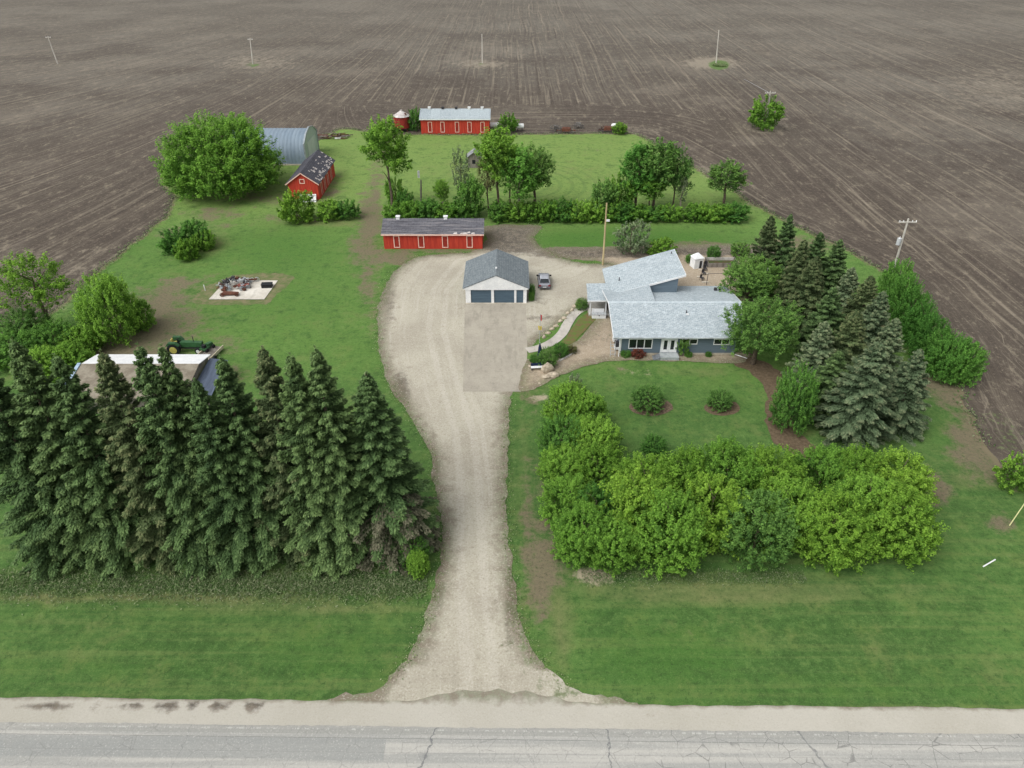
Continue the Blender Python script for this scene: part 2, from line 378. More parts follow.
dry = ell([(150, 596, 260, 8, .75), (300, 608, 130, 12, .5), (50, 625, 60, 12, .4), (500, 170, 160, 14, .35), (640, 180, 90, 10, .4), (330, 160, 50, 30, .3), (720, 592, 200, 16, .6), (900, 590, 140, 8, .45), (820, 640, 160, 12, .3), (560, 620, 16, 60, .7),
           (960, 480, 34, 10, .6), (330, 222, 50, 6, .6), (210, 240, 26, 26, .5), (340, 330, 40, 16, .3), (700, 372, 60, 6, .5), (650, 100, 1, 1, 0), (520, 470, 14, 90, .4)])
lush = ell([(100, 670, 150, 14, .4), (330, 650, 80, 40, .5), (670, 660, 90, 36, .7), (820, 690, 250, 14, .6), (560, 600, 26, 30, .5), (640, 240, 110, 14, .9), (580, 240, 50, 10, .9), (280, 250, 60, 26, .6), (700, 380, 100, 10, .3), (640, 430, 60, 40, .35), (960, 440, 22, 10, .8), (270, 300, 80, 40, .4), (130, 240, 30, 20, .5)])
lawn_poly = smooth_poly(lawn_c, 1.2, .35, 5, 6)
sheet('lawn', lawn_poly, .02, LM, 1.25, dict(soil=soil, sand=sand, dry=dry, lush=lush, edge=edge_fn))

# --- gravel
def gravel_mat(name, c1, c2, dark, fine_s=6., tracks=True, amp=1.):
    q = NB(name); tc = q.n('ShaderNodeTexCoord'); P = tc.outputs['Object']
    big = q.noise(P, .12, 4, .6); mid = q.noise(P, .9, 5, .7); fine = q.noise(P, fine_s, 4, .8)
    col = q.mix(q.ramp(big, .35, .68), lin(c1), lin(c2))
    col = q.mix(q.ramp(mid, .52, .75, 0, .45), col, lin(dark))
    if tracks:
        sx = q.n('ShaderNodeSeparateXYZ'); q.l(P, sx.inputs[0]); cb = q.n('ShaderNodeCombineXYZ')
        q.l(q.math('MULTIPLY', q.attr('cen'), 1.25), cb.inputs[0]); q.l(q.math('MULTIPLY', sx.outputs[1], .06), cb.inputs[1]); t = q.noise(cb.outputs[0], 1., 4, .65)
        col = q.mix(q.ramp(t, .52, .68, 0, .35), col, lin((147, 141, 127))); col = q.mix(q.ramp(t, .47, .34, 0, .28), col, lin((192, 187, 175)))
        t2 = q.math('ABSOLUTE', q.math('SUBTRACT', q.math('ABSOLUTE', q.attr('cen')), .95))
        col = q.mix(q.math('MULTIPLY', q.ramp(t2, .55, .2), q.ramp(mid, .3, .6, .05, .3)), col, lin((196, 191, 179)))
    d = q.attr('dark'); dd = q.math('ADD', d, q.math('MULTIPLY', q.math('SUBTRACT', mid, .5), 1.6))
    col = q.mix(q.ramp(dd, .3, .85, 0, .92), col, q.mix(q.ramp(mid, .35, .7), lin((70, 64, 57)), lin((116, 107, 94))))
    e = q.math('ADD', q.attr('edge'), q.math('MULTIPLY', q.math('SUBTRACT', mid, .5), 4.2))
    col = q.mix(q.ramp(e, 2.2, .0, 0, .8), col, q.mix(q.ramp(mid, .45, .55), lin((112, 103, 86)), lin((98, 104, 72))))
    gg = q.math('ADD', q.attr('green'), q.math('MULTIPLY', q.math('SUBTRACT', mid, .5), 2.0))
    col = q.mix(q.ramp(gg, .4, .8, 0, .8), col, lin((92, 108, 66)))
    col = q.mix(q.ramp(fine, .53, .68, 0, .45*amp), col, lin((212, 206, 194)))
    col = q.mix(q.ramp(fine, .47, .32, 0, .55*amp), col, lin((108, 101, 89)))
    q.bump(q.math('ADD', fine, mid), .5, .05)
    return q.out(col, .92)
GM = gravel_mat('pale_gravel', (176, 171, 155), (161, 155, 140), (140, 133, 117))
drive_px = [(330, 700), (372, 690), (398, 668), (420, 636), (430, 600), (438, 560), (440, 520), (434, 478), (424, 440), (404, 408), (388, 385), (380, 352), (377, 318), (384, 288), (398, 268), (424, 256), (470, 252),
            (486, 240), (486, 226), (540, 226), (534, 238), (546, 250), (575, 262), (603, 264), (618, 268), (618, 300), (592, 301), (588, 303), (570, 316), (552, 328), (536, 342), (527, 355), (522, 372), (515, 386), (510, 405), (508, 440), (507, 480), (508, 525),
            (511, 565), (517, 605), (528, 640), (546, 668), (578, 690), (640, 706), (640, 716), (330, 716)]
gdark = ell([(512, 238, 44, 15, 1.3), (505, 230, 24, 6, 1.2), (560, 253, 34, 6, .8), (436, 560, 10, 60, .8), (432, 470, 10, 30, .6), (388, 300, 10, 36, .5), (400, 392, 12, 24, .7), (505, 395, 24, 5, .2), (520, 360, 6, 26, .5), (540, 318, 30, 4, .5), (514, 600, 10, 60, .7), (420, 650, 14, 22, .4), (480, 305, 50, 4, .3), (540, 300, 10, 10, .4)])
ggreen = ell([(560, 690, 30, 12, .5), (530, 660, 14, 20, .5), (380, 688, 20, 8, .4), (505, 420, 8, 60, .3), (520, 650, 16, 26, .4), (428, 600, 8, 40, .4), (436, 500, 6, 60, .25)])
drive_poly = smooth_poly(pxpoly(drive_px), .4, .22, 9, 5)
CEN = [tuple(G(*p)[:2]) for p in [(482, 712), (480, 660), (474, 600), (471, 540), (470, 480), (464, 430), (448, 380), (436, 330), (440, 290), (462, 262), (520, 250)]]
def cen_fn(V, poly):
    d = seg_dist(V, CEN, False); cx = np.interp(V[:, 1], [c[1] for c in CEN], [c[0] for c in CEN]); return d*np.sign(V[:, 0]-cx)
sheet('driveway', drive_poly, .045, GM, .9, dict(cen=cen_fn, dark=gdark, green=ggreen, edge=lambda V, p: seg_dist(V, p)+np.clip(33-V[:, 1], 0, 5)*4*np.clip((7.5-np.abs(V[:, 0]+1.2))/2, 0, 1)))
# yard behind the house
back_px = [(600, 262), (560, 258), (545, 248), (600, 247), (700, 245), (760, 246), (790, 262), (775, 300), (740, 306), (616, 300), (612, 270)]
bd = ell([(575, 252, 60, 7, 1.2), (640, 252, 40, 6, 1.2), (720, 250, 60, 6, 1.2), (700, 248, 70, 4, 1.)])
BM_ = gravel_mat('tan_gravel', (168, 154, 134), (152, 138, 118), (132, 120, 102), 5, False)
sheet('gravel_yard', smooth_poly(pxpoly(back_px), .5, .2, 11, 3), .06, BM_, .9, dict(dark=bd, edge=edge_fn, green=ell([(600, 262, 20, 4, .3)])))
front_px = [(519, 391), (522, 374), (528, 360), (545, 352), (575, 343), (590, 326), (604, 314), (616, 316), (640, 350), (742, 351), (746, 360), (734, 364), (690, 362), (640, 361), (608, 362), (585, 367), (565, 374), (545, 384), (530, 391)]
sheet('gravel_strip', smooth_poly(pxpoly(front_px), .5, .12, 12, 3), .075, BM_, .7, dict(dark=ell([(600, 340, 20, 12, .35)]), edge=edge_fn, green=ell([(600, 335, 14, 8, .3)])))
# mulch path and planting beds
mulch = mat('brown_mulch', (112, 97, 78), (90, 77, 60), 3., .95, bump=.4)
def plain_attr(): return {}
path_px = [(733, 358), (748, 356), (768, 364), (786, 378), (788, 400), (794, 424), (806, 440), (822, 450), (812, 460), (786, 452), (770, 436), (765, 412), (766, 392), (752, 374), (736, 366)]
sheet('mulch_path', smooth_poly(pxpoly(path_px), .5, .2, 13, 3), .05, mulch, 1.2)
sheet('tree_bed', smooth_poly([tuple(G(651+22*math.cos(a), 407+9*math.sin(a))[:2]) for a in np.linspace(0, 6.28, 10)[:-1]], .4, .08, 14, 2), .05, mat('grey_mulch', (122, 106, 88), (92, 78, 64), 4., .95, bump=.3), 1.)
sheet('tree_bed', smooth_poly([tuple(G(722+18*math.cos(a), 408+8*math.sin(a))[:2]) for a in np.linspace(0, 6.28, 10)[:-1]], .4, .08, 15, 2), .05, mulch, 1.)
# grass wedge and flower bed by the garden path
sheet('garden_lawn', smooth_poly(pxpoly([(541, 346), (549, 334), (562, 321), (577, 310), (588, 303), (590, 309), (575, 318), (565, 330), (556, 338)]), .4, .08, 16, 2), .085, LM, .6, dict(lush=lambda V, p: np.full(len(V), .35), edge=lambda V, p: np.full(len(V), 3.)))
bedm = mat('flower_bed', (112, 92, 66), (92, 112, 52), 1.4, .95, bump=.4)
sheet('flower_bed', smooth_poly(pxpoly([(562, 343), (569, 334), (575, 325), (583, 316), (594, 311), (596, 318), (590, 326), (580, 336), (572, 344)]), .4, .08, 17, 2), .088, bedm, .6)

# --- concrete
def conc_mat(name, c1, c2, joints=0.):
    q = NB(name); P = q.coord('Object')
    col = q.mix(q.ramp(q.noise(P, .35, 5, .65), .35, .65), lin(c1), lin(c2))
    col = q.mix(q.ramp(q.noise(P, 1.1, 5, .75), .5, .7, 0, .5), col, lin(tuple(x*.84 for x in c2)))
    col = q.mix(q.ramp(q.noise(P, 9., 3, .7), .4, .7, 0, .25), col, lin((196, 190, 178)))
    col = q.mix(q.ramp(q.noise(q.coord('Object', (1.1, .25, 1)), .8, 4, .7), .5, .66, 0, .45), col, lin(tuple(x*.86 for x in c2))); col = q.mix(q.ramp(q.noise(P, .5, 5, .8), .5, .34, 0, .25), col, lin((178, 171, 156)))
    if joints:
        sx = q.n('ShaderNodeSeparateXYZ'); q.l(P, sx.inputs[0])
        for k, (per, w) in enumerate(((joints, .012), (joints*.9, .012))):
            t = q.math('ABSOLUTE', q.math('SUBTRACT', q.math('FRACT', q.math('DIVIDE', sx.outputs[k], per)), .5))
            col = q.mix(q.ramp(t, w, 0, 0, .35), col, lin((110, 102, 90)))
    return q.out(col, .85)
ax0, ax1 = G(466, 303)[0]-.15, G(524, 303)[0]+.25
sheet('concrete_apron', [(G(463, 392)[0], G(0, 392)[1]), (ax1-.9, G(0, 392)[1]), (ax1-.1, 76), (ax1, 80), (ax1, 91.7), (ax0, 91.7)], .06, conc_mat('old_concrete', (160, 154, 140), (150, 144, 131)), 1.2)
pw = [(527, 351), (540, 348), (553, 342), (562, 334), (567, 325), (573, 316), (581, 310), (593, 307)]
pts = [G(*p) for p in pw]
def ribbon(pts, w):
    L, Rr = [], []
    for i, p in enumerate(pts):
        d = (pts[min(i+1, len(pts)-1)]-pts[max(0, i-1)]); n = Vector((-d.y, d.x)).normalized()
        L.append((p.x+n.x*w/2, p.y+n.y*w/2)); Rr.append((p.x-n.x*w/2, p.y-n.y*w/2))
    return L+Rr[::-1]
def resample(pts, step):
    out = []
    for i in range(len(pts)-1):
        p0, p1, p2, p3 = pts[max(i-1, 0)], pts[i], pts[i+1], pts[min(i+2, len(pts)-1)]
        k = max(1, int((p2-p1).length/step))
        for j in range(k):
            t = j/k; out.append(.5*((2*p1)+(p2-p0)*t+(2*p0-5*p1+4*p2-p3)*t*t+(3*p1-p0-3*p2+p3)*t**3))
    return out+[pts[-1]]
sheet('garden_path', ribbon(resample(pts, .4), 1.35), .1, conc_mat('path_concrete', (190, 185, 176), (168, 163, 155)), .6)
sl_ = sheet('concrete_slab', [(-43.7, 92.8), (-35.7, 92.8), (-35.4, 99.0), (-43.2, 99.0)], .12, conc_mat('white_concrete', (214, 210, 200), (190, 184, 172)), 1.)
sheet('slab_border', smooth_poly([(-45.6, 92.), (-36, 91.4), (-34.6, 93), (-33.6, 100.6), (-40, 101.6), (-44, 99.4)], .5, .25, 23, 3), .035, mat('bare_dirt', (124, 118, 88), (92, 108, 62), .9, .95, bump=.3), 1.)

# --- road shoulder and road
SHM = gravel_mat('shoulder_gravel', (178, 174, 163), (170, 166, 154), (172, 167, 154), 8., False, .35)
def yline(x): return 30.1-.0125*x
sh = [(-150, 25)]+[(x, yline(x)+.0) for x in np.arange(-150, 151, 3.)]+[(150, 25)]
sh2 = []
for i, p in enumerate(sh): sh2.append(p)
shp = [(-150, 26.), (-150, yline(-150))]
for x in np.arange(-149.5, 149.6, .5): shp.append((x, yline(x)+1.0*math.exp(-((x+1.3)/4.6)**4)*(1+.25*wob(x, 3, 2.2, 9))+.08*wob(x, 0, 9, 5)+.05*wob(x, 1, .7, 6)))
shp += [(150, yline(150)), (150, 25.)]
shd = ell([(30, 703, 60, 3, 1.), (95, 703.5, 34, 2.5, .9), (160, 705, 40, 2.4, .8), (240, 705, 40, 2.2, .75), (40, 704, 90, 4, .75), (210, 704, 80, 4, .8), (100, 706, 220, 2.5, .55), (290, 706, 60, 3, .3), (600, 712, 60, 2, .3), (660, 716, 60, 2, .25)])
sheet('road_shoulder', shp, .055, SHM, .8, dict(dark=shd, edge=lambda V, p: np.clip(yline(V[:, 0])-V[:, 1], 0, 9)*5+.5, green=lambda V, p: np.zeros(len(V))))
def road_mat():
    q = NB('worn_asphalt'); tc = q.n('ShaderNodeTexCoord'); P = tc.outputs['Object']
    sx = q.n('ShaderNodeSeparateXYZ'); q.l(P, sx.inputs[0]); X, Y = sx.outputs[0], sx.outputs[1]
    Yr = q.math('ADD', Y, q.math('MULTIPLY', X, .0125))     # distance measured square to the road
    fine = q.noise(P, 9., 4, .8); mid = q.noise(P, 1.3, 4, .65)
    lanes = q.noise(q.coord('Object', (.04, 1.3, 1)), 1., 3, .6)
    col = q.mix(q.ramp(lanes, .4, .62), lin((154, 154, 149)), lin((174, 172, 165)))
    # darker resurfaced strip, ending at X=-7.6 on the west side
    pe = q.math('MULTIPLY', q.ramp(Yr, 27.32, 27.28), q.ramp(Yr, 25.7, 25.9))
    px_ = q.ramp(X, -8.6, -8.66)
    col = q.mix(q.math('MULTIPLY', q.math('MULTIPLY', pe, px_), .75), col, lin((140, 142, 139)))
    ed = q.ramp(q.math('ADD', Yr, q.math('MULTIPLY', mid, .15)), 27.66, 27.72)
    col = q.mix(q.math('MULTIPLY', ed, .5), col, lin((140, 140, 134)))
    # seams along the road
    for yy, w, s in ((27.34, .03, .7), (26.35, .02, .4)):
        t = q.math('ABSOLUTE', q.math('SUBTRACT', q.math('ADD', Yr, q.math('MULTIPLY', mid, .06)), yy+.03))
        col = q.mix(q.math('MULTIPLY', q.ramp(t, w, w*.3), s), col, lin((98, 99, 98)))
    # crazing
    vo = q.n('ShaderNodeTexVoronoi', feature='DISTANCE_TO_EDGE'); q.l(q.mix(.25, P, q.n('ShaderNodeTexNoise').outputs['Color']), vo.inputs['Vector']); vo.inputs['Scale'].default_value = 1.15
    cz = q.math('MULTIPLY', q.ramp(vo.outputs['Distance'], .03, .006), q.ramp(q.noise(P, .5, 3), .44, .58))
    cz = q.math('MULTIPLY', cz, q.ramp(X, 4., 12., .45, 1))
    col = q.mix(q.math('MULTIPLY', cz, .65), col, lin((100, 100, 98)))
    # tar-sealed transverse cracks
    for x0, lean, w, s in ((-5.6, .35, .07, .8), (6.6, -.02, .05, .8), (20.3, -.5, .09, .6), (-22.5, .1, .03, .4), (1.5, .0, .02, .35)):
        c = q.math('ADD', q.math('SUBTRACT', X, x0), q.math('MULTIPLY', q.math('SUBTRACT', Y, 27.), -lean))
        c = q.math('ABSOLUTE', q.math('ADD', c, q.math('MULTIPLY', q.math('SUBTRACT', q.noise(P, 1.4, 3), .5), .9)))
        col = q.mix(q.math('MULTIPLY', q.ramp(c, w*1.4, w*.3), s), col, lin((96, 98, 100)))
    for bx, by, br in ((-5.9, 26.2, 1.), (6.6, 26.8, .5), (20.6, 26.5, .6)):
        vd = q.n('ShaderNodeVectorMath', operation='DISTANCE'); q.l(P, vd.inputs[0]); vd.inputs[1].default_value = (bx, by, .07)
        dd = q.math('ADD', vd.outputs['Value'], q.math('MULTIPLY', mid, .9))
        col = q.mix(q.ramp(dd, br, br*.4, 0, .55), col, lin((118, 120, 120)))
    # worn edge line
    t = q.math('ABSOLUTE', q.math('SUBTRACT', Yr, 27.97)); 
    lw = q.math('MULTIPLY', q.ramp(t, .07, .04), q.ramp(q.noise(q.coord('Object', (2.4, .3, 1)), 1., 3, .8), .5, .6))
    col = q.mix(q.math('MULTIPLY', lw, .4), col, lin((206, 206, 200)))
    col = q.mix(q.ramp(fine, .54, .7, 0, .5), col, lin((206, 204, 196))); col = q.mix(q.ramp(fine, .46, .3, 0, .5), col, lin((118, 118, 114)))
    col = q.mix(q.ramp(mid, .5, .75, 0, .3), col, lin((146, 145, 140)))
    q.bump(fine, .3, .02)
    return q.out(col, .88)
def rl(x): return 28.2-.0125*x
rp = [(-150, 8), (-150, rl(-150))]+[(x, rl(x)+.05*wob(x, 0, 2.4, 8)+.03*wob(x, 0, .7, 9)) for x in np.arange(-149.6, 149.7, .4)]+[(150, rl(150)), (150, 8)]
sheet('road', rp, .07, road_mat(), 2.)

# ------------------------------------------------------------ building materials
red_wall = mat('red_boards', (202, 74, 54), (168, 54, 42), .9, .75, stretch=(6, 6, .35), bump=.3, contrast=(.3, .6))
pink_trim = mat('faded_trim', (240, 208, 194), (226, 182, 166), 3.)
white_paint = mat('white_paint', (236, 237, 236), (222, 224, 225), 1.2, .5)
slate_siding = mat('slate_blue_siding', (104, 119, 130), (94, 109, 120), 1., .6, stretch=(.3, .3, 9), bump=.35)
door_slate = mat('slate_door_panel', (84, 104, 118), (74, 92, 106), .8, .5, stretch=(.3, 1, 4))
glass = mat('dark_glass', (34, 42, 46), (24, 30, 34), .5, .12, spec=.6)
black_m = mat('black_plastic', (36, 38, 42), None, 2, .6)
galv = mat('galvanised_metal', (172, 180, 184), (146, 156, 162), 1.2, .45, .3)
rust = mat('rusted_steel', (112, 70, 54), (82, 56, 46), 3., .85, bump=.3)
dark_steel = mat('dark_steel', (72, 70, 72), (50, 50, 54), 3., .7)
pale_steel = mat('pale_steel', (186, 190, 192), (150, 152, 154), 3., .6)
wood_grey = mat('weathered_wood', (138, 132, 124), (104, 98, 90), 1.5, .9, stretch=(1, 1, .2), bump=.3)
bark = mat('bark', (112, 100, 86), (78, 68, 58), 3., .95, bump=.5)
pale_bark = mat('pale_bark', (168, 160, 144), (120, 112, 98), 3., .95, bump=.4)
pole_wood = mat('pole_wood', (176, 166, 146), (140, 130, 114), 1.2, .9, stretch=(3, 3, .4))
grey_pole = mat('grey_pole_wood', (204, 200, 190), (176, 172, 162), 1.2, .9, stretch=(3, 3, .4))
rock_m = mat('pale_rock', (196, 184, 164), (158, 146, 128), 2., .9, bump=.4)
found_m = mat('foundation_concrete', (200, 192, 176), (172, 164, 148), 1.2, .85)

def shingles(name, c1, c2, dark, w=.9, h=.28, patchy=0., ax=0, streaky=False):
    q = NB(name); tc = q.n('ShaderNodeTexCoord'); P = tc.outputs['Object']
    sx = q.n('ShaderNodeSeparateXYZ'); q.l(P, sx.inputs[0])
    cb = q.n('ShaderNodeCombineXYZ'); q.l(sx.outputs[ax], cb.inputs[0]); q.l(sx.outputs[1-ax], cb.inputs[1])
    br = q.n('ShaderNodeTexBrick'); q.l(cb.outputs[0], br.inputs['Vector'])
    br.inputs['Color1'].default_value = lin(c1); br.inputs['Color2'].default_value = lin(c2); br.inputs['Mortar'].default_value = lin(dark)
    br.inputs['Scale'].default_value = 1; br.inputs['Brick Width'].default_value = w; br.inputs['Row Height'].default_value = h
    br.inputs['Mortar Size'].default_value = .018; br.inputs['Bias'].default_value = 0
    if streaky: br_ = q.noise(q.coord('Object', (.25, 3.2, 1)), 1., 4, .7)
    n1 = q.noise(P, 3.4, 4, .8); n2 = q.noise(P, .35, 4, .65)
    col = q.mix(q.ramp(n1, .53, .66, 0, .75), br.outputs['Color'], lin(tuple(min(255, x*1.12) for x in c1)))
    col = q.mix(q.ramp(n1, .47, .34, 0, .75), col, lin(dark))
    col = q.mix(q.ramp(n2, .5, .7, 0, .35), col, lin(dark))
    if patchy:
        n3 = q.noise(q.coord('Object', (1, 1.6, 1)), patchy, 4, .7)
        col = q.mix(q.ramp(n3, .56, .6), col, lin((196, 194, 190)))
    if streaky: col = q.mix(q.ramp(br_, .5, .64, 0, .6), col, lin((138, 134, 134))); col = q.mix(q.ramp(br_, .48, .36, 0, .6), col, lin((52, 52, 58)))
    q.bump(n1, .4, .05)
    return q.out(col, .9)
pale_shingle = shingles('pale_blue_shingles', (178, 187, 191), (158, 169, 174), (126, 137, 143), .5, .22)
garage_shingle = shingles('grey_shingles', (122, 130, 133), (108, 116, 120), (84, 92, 97), .5, .25, ax=1)
char_shingle = shingles('charcoal_shingles', (92, 92, 98), (100, 100, 106), (66, 66, 72), .9, .4, streaky=True)
metal_roof = shingles('pale_roof_sheet', (160, 170, 174), (148, 158, 163), (126, 136, 142), 2.4, 6.)
patched_shingle = shingles('patched_dark_shingles', (72, 72, 80), (88, 88, 96), (54, 54, 60), .5, .3, .0, 1)

def stacked_boards():
    pass
# ------------------------------------------------------------ red sheds
def frame(mb, x0, x1, z0, z1, y, w=.14, t=.05, bottom=True):
    mb.box(x0, x0+w, y-t, y, z0, z1); mb.box(x1-w, x1, y-t, y, z0, z1); mb.box(x0+w, x1-w, y-t, y, z1-w, z1)
    if bottom: mb.box(x0+w, x1-w, y-t, y, z0, z0+w)
def gable_shed(name, label, cat, loc, L, Wd, h, rh, roofm, doors, vents, dz=(0.15, 2.2), front_eave=.35, group=None, rz=0., back_h=None):
    t = thing(name, label, cat, loc, rz, group); bh = back_h or h
    # wall shell; gable ends to the sides (ridge runs along x)
    w = MB().prism([(0, -.1), (Wd, -.1), (Wd, bh), (Wd/2, rh-.12), (0, h)], 'x', -L/2, L/2); w.build('wall', red_wall, t)
    mb = MB(); k = (rh-h)/(Wd/2); kb = (rh-bh)/(Wd/2)
    mb.slab([(-L/2-.3, -front_eave, h-k*front_eave+.1), (L/2+.3, -front_eave, h-k*front_eave+.1), (L/2+.3, Wd/2, rh+.1), (-L/2-.3, Wd/2, rh+.1)], .1)
    mb.slab([(-L/2-.3, Wd/2+.002, rh+.1), (L/2+.3, Wd/2+.002, rh+.1), (L/2+.3, Wd+.3, bh-kb*.3+.1), (-L/2-.3, Wd+.3, bh-kb*.3+.1)], .1)
    rf = mb.build('roof', roofm, t)
    fb = MB().box(-L/2-.3, L/2+.3, -front_eave-.05, -front_eave-.002, h-k*front_eave-.12, h-k*front_eave+.1); fb.build('fascia', pink_trim if roofm is not metal_roof else white_paint, t)
    for x in doors:
        fr = MB(); frame(fr, x-.5, x+.5, dz[0], dz[1], -.004, .13, .06); d = fr.build('door_frame', pink_trim, t)
        MB().box(x-.365, x+.365, -.03, -.002, dz[0]+.13, dz[1]-.13).build('door', mat('dull_red_door', (162, 54, 42), (136, 46, 36), 2.), t)
    for x, c in vents:
        v = MB().box(x-.28, x+.28, Wd/2-.3, Wd/2+.3, rh-.02, rh+.42); v.slab([(x-.36, Wd/2-.38, rh+.5), (x+.36, Wd/2-.38, rh+.5), (x+.36, Wd/2+.38, rh+.5), (x-.36, Wd/2+.38, rh+.5)], .08)
        v.build('roof_vent', white_paint if c else dark_steel, t)
    return t
Yn = G(430, 249)[1]; xa, xb = G(384.5, 249)[0], G(482.5, 249)[0]
def nx_(px): return WZ(px, 240, Yn)[0]-(xa+xb)/2
near_shed = gable_shed('red_shed', 'long red shed with dark shingle roof and four pink framed doors beside the gravel', 'shed', ((xa+xb)/2, Yn, 0), xb-xa, 6., 2.75, 4.05, char_shingle,
           [nx_(396.5), nx_(421), nx_(445), nx_(469.5)], [(nx_(397), 1), (nx_(445), 1)], dz=(.25, 2.35), group=None)
for x_, w_, y_ in ((3.7, .7, -.28), (5.1, 1.3, -.3), (5.9, .5, -.1), (6.6, .6, -.3)):
    z_ = lambda y: 2.75+(1.3/3)*y+.11
    MB().add([(x_-w_/2, y_, z_(y_)), (x_+w_/2, y_, z_(y_)), (x_+w_*.4, y_+.35, z_(y_+.35)), (x_-w_*.3, y_+.28, z_(y_+.28))], [(0, 1, 2, 3)]).build('bare_patch', mat('bare_deck', (206, 200, 196), (170, 160, 156), 3.), near_shed)
Yf = G(450, 134)[1]; fa, fb_ = G(421.5, 134)[0], G(489.5, 134)[0]
def fx_(px): return WZ(px, 126, Yf)[0]-(fa+fb_)/2
gable_shed('red_shed', 'farthest red shed with pale metal roof and five framed doors at the field edge', 'shed', ((fa+fb_)/2, Yf, 0), fb_-fa, 6., 3.7, 5.2, metal_roof,
           [fx_(430), fx_(442.5), fx_(457), fx_(469.5), fx_(482.5)], [(fx_(429), 1), (fx_(442.5), 0), (fx_(456), 0), (fx_(469), 1), (fx_(482), 1)], dz=(.4, 2.9))
# red granary, gable end towards the road
def granary():
    x1 = -36.9; x0 = -42.6; y0 = 134.4; y1 = 149.0; xm = (x0+x1)/2
    t = thing('red_granary', 'red granary with gable end facing the road and patched dark shingle roof', 'granary', (xm, y0, 0)); hw = (x1-x0)/2; L = y1-y0; h = 3.25; rh = 5.2
    MB().prism([(-hw, -.1), (hw, -.1), (hw, h), (0, rh), (-hw, h)], 'y', 0, L).build('wall', red_wall, t)
    k = (rh-h)/hw; e = .35; mb = MB()
    mb.slab([(-hw-e, -.3, h-k*e+.12), (0, -.3, rh+.12), (0, L+.3, rh+.12), (-hw-e, L+.3, h-k*e+.12)], .1)
    mb.slab([(.002, -.3, rh+.12), (hw+e, -.3, h-k*e+.12), (hw+e, L+.3, h-k*e+.12), (.002, L+.3, rh+.12)], .1)
    rf = mb.build('roof', patched_shingle, t)
    # bare pale patches where shingles are missing, worst along the east slope
    rr = random.Random(4); bm = MB()
    for _ in range(46):
        y = rr.uniform(.6, L-.2); s = rr.choice([.75, .88, .5, .93, .3, .8]) ; s += rr.uniform(-.08, .08); s = min(.97, max(.05, s)); x = s*(hw+e)
        w_, l_ = rr.uniform(.12, .4), rr.uniform(.25, .9)
        z = lambda xx: rh-k*xx+.135
        a, b = x-w_/2, min(x+w_/2, hw+e-.02)
        bm = MB().add([(a, y, z(a)), (b, y+rr.uniform(-.1, .1), z(b)), (b, y+l_, z(b)), (a, y+l_*rr.uniform(.6, 1), z(a))], [(0, 1, 2, 3)])
        bm.build('bare_patch', mat('bare_deck', (206, 200, 196), (170, 160, 156), 3.), rf)
    tr = MB()
    for s in (-1, 1):
        tr.hexa([(s*(hw+e), -.34, h-k*e-.12), (s*(hw+e), -.302, h-k*e-.12), (0, -.302, rh-.1), (0, -.34, rh-.1)], [(s*(hw+e), -.34, h-k*e+.1), (s*(hw+e), -.302, h-k*e+.1), (0, -.302, rh+.1), (0, -.34, rh+.1)])
    tr.build('barge_board', pink_trim, t)
    w = MB(); frame(w, -.5, .5, 3.15, 4.05, -.004, .14, .06); wf = w.build('window', pink_trim, t)
    MB().box(-.36, .36, -.02, -.002, 3.29, 3.91).build('pane', mat('dull_red_door', (162, 54, 42), (136, 46, 36), 2.), wf)
    for y in (2.6, 5.4, 8.2, 11.2):
        d = MB(); d.box(hw+.004, hw+.06, y-.5, y-.37, .3, 2.6); d.box(hw+.004, hw+.06, y+.37, y+.5, .3, 2.6); d.box(hw+.004, hw+.06, y-.37, y+.37, 2.47, 2.6)
        d.build('door_frame', pink_trim, t)
        MB().box(hw+.002, hw+.03, y-.365, y+.365, .3, 2.465).build('door', mat('dull_red_door', (162, 54, 42), (136, 46, 36), 2.), t)
granary()
# white sled-like panel leaning at the granary foot
p = G(309, 203); pn = thing('slatted_gate', 'white slatted panel leaning against the gable end of the red granary', 'panel', (p.x-.3, 133.2, 0))
mb = MB()
for i in range(7): mb.hexa([(-1.6+i*.46, -.1, .02), (-1.2+i*.46, -.1, .02), (-1.2+i*.46, -.04, .02), (-1.6+i*.46, -.04, .02)], [(-1.6+i*.46, .72, 1.3), (-1.2+i*.46, .72, 1.3), (-1.2+i*.46, .78, 1.3), (-1.6+i*.46, .78, 1.3)])
mb.build('board', white_paint, pn)
mb = MB(); 
for z in (.3, 1.05): mb.box(-1.65, 1.62, z*.64-.2, z*.64-.13, z-.06, z+.06)
mb.build('rail', pale_steel, pn)
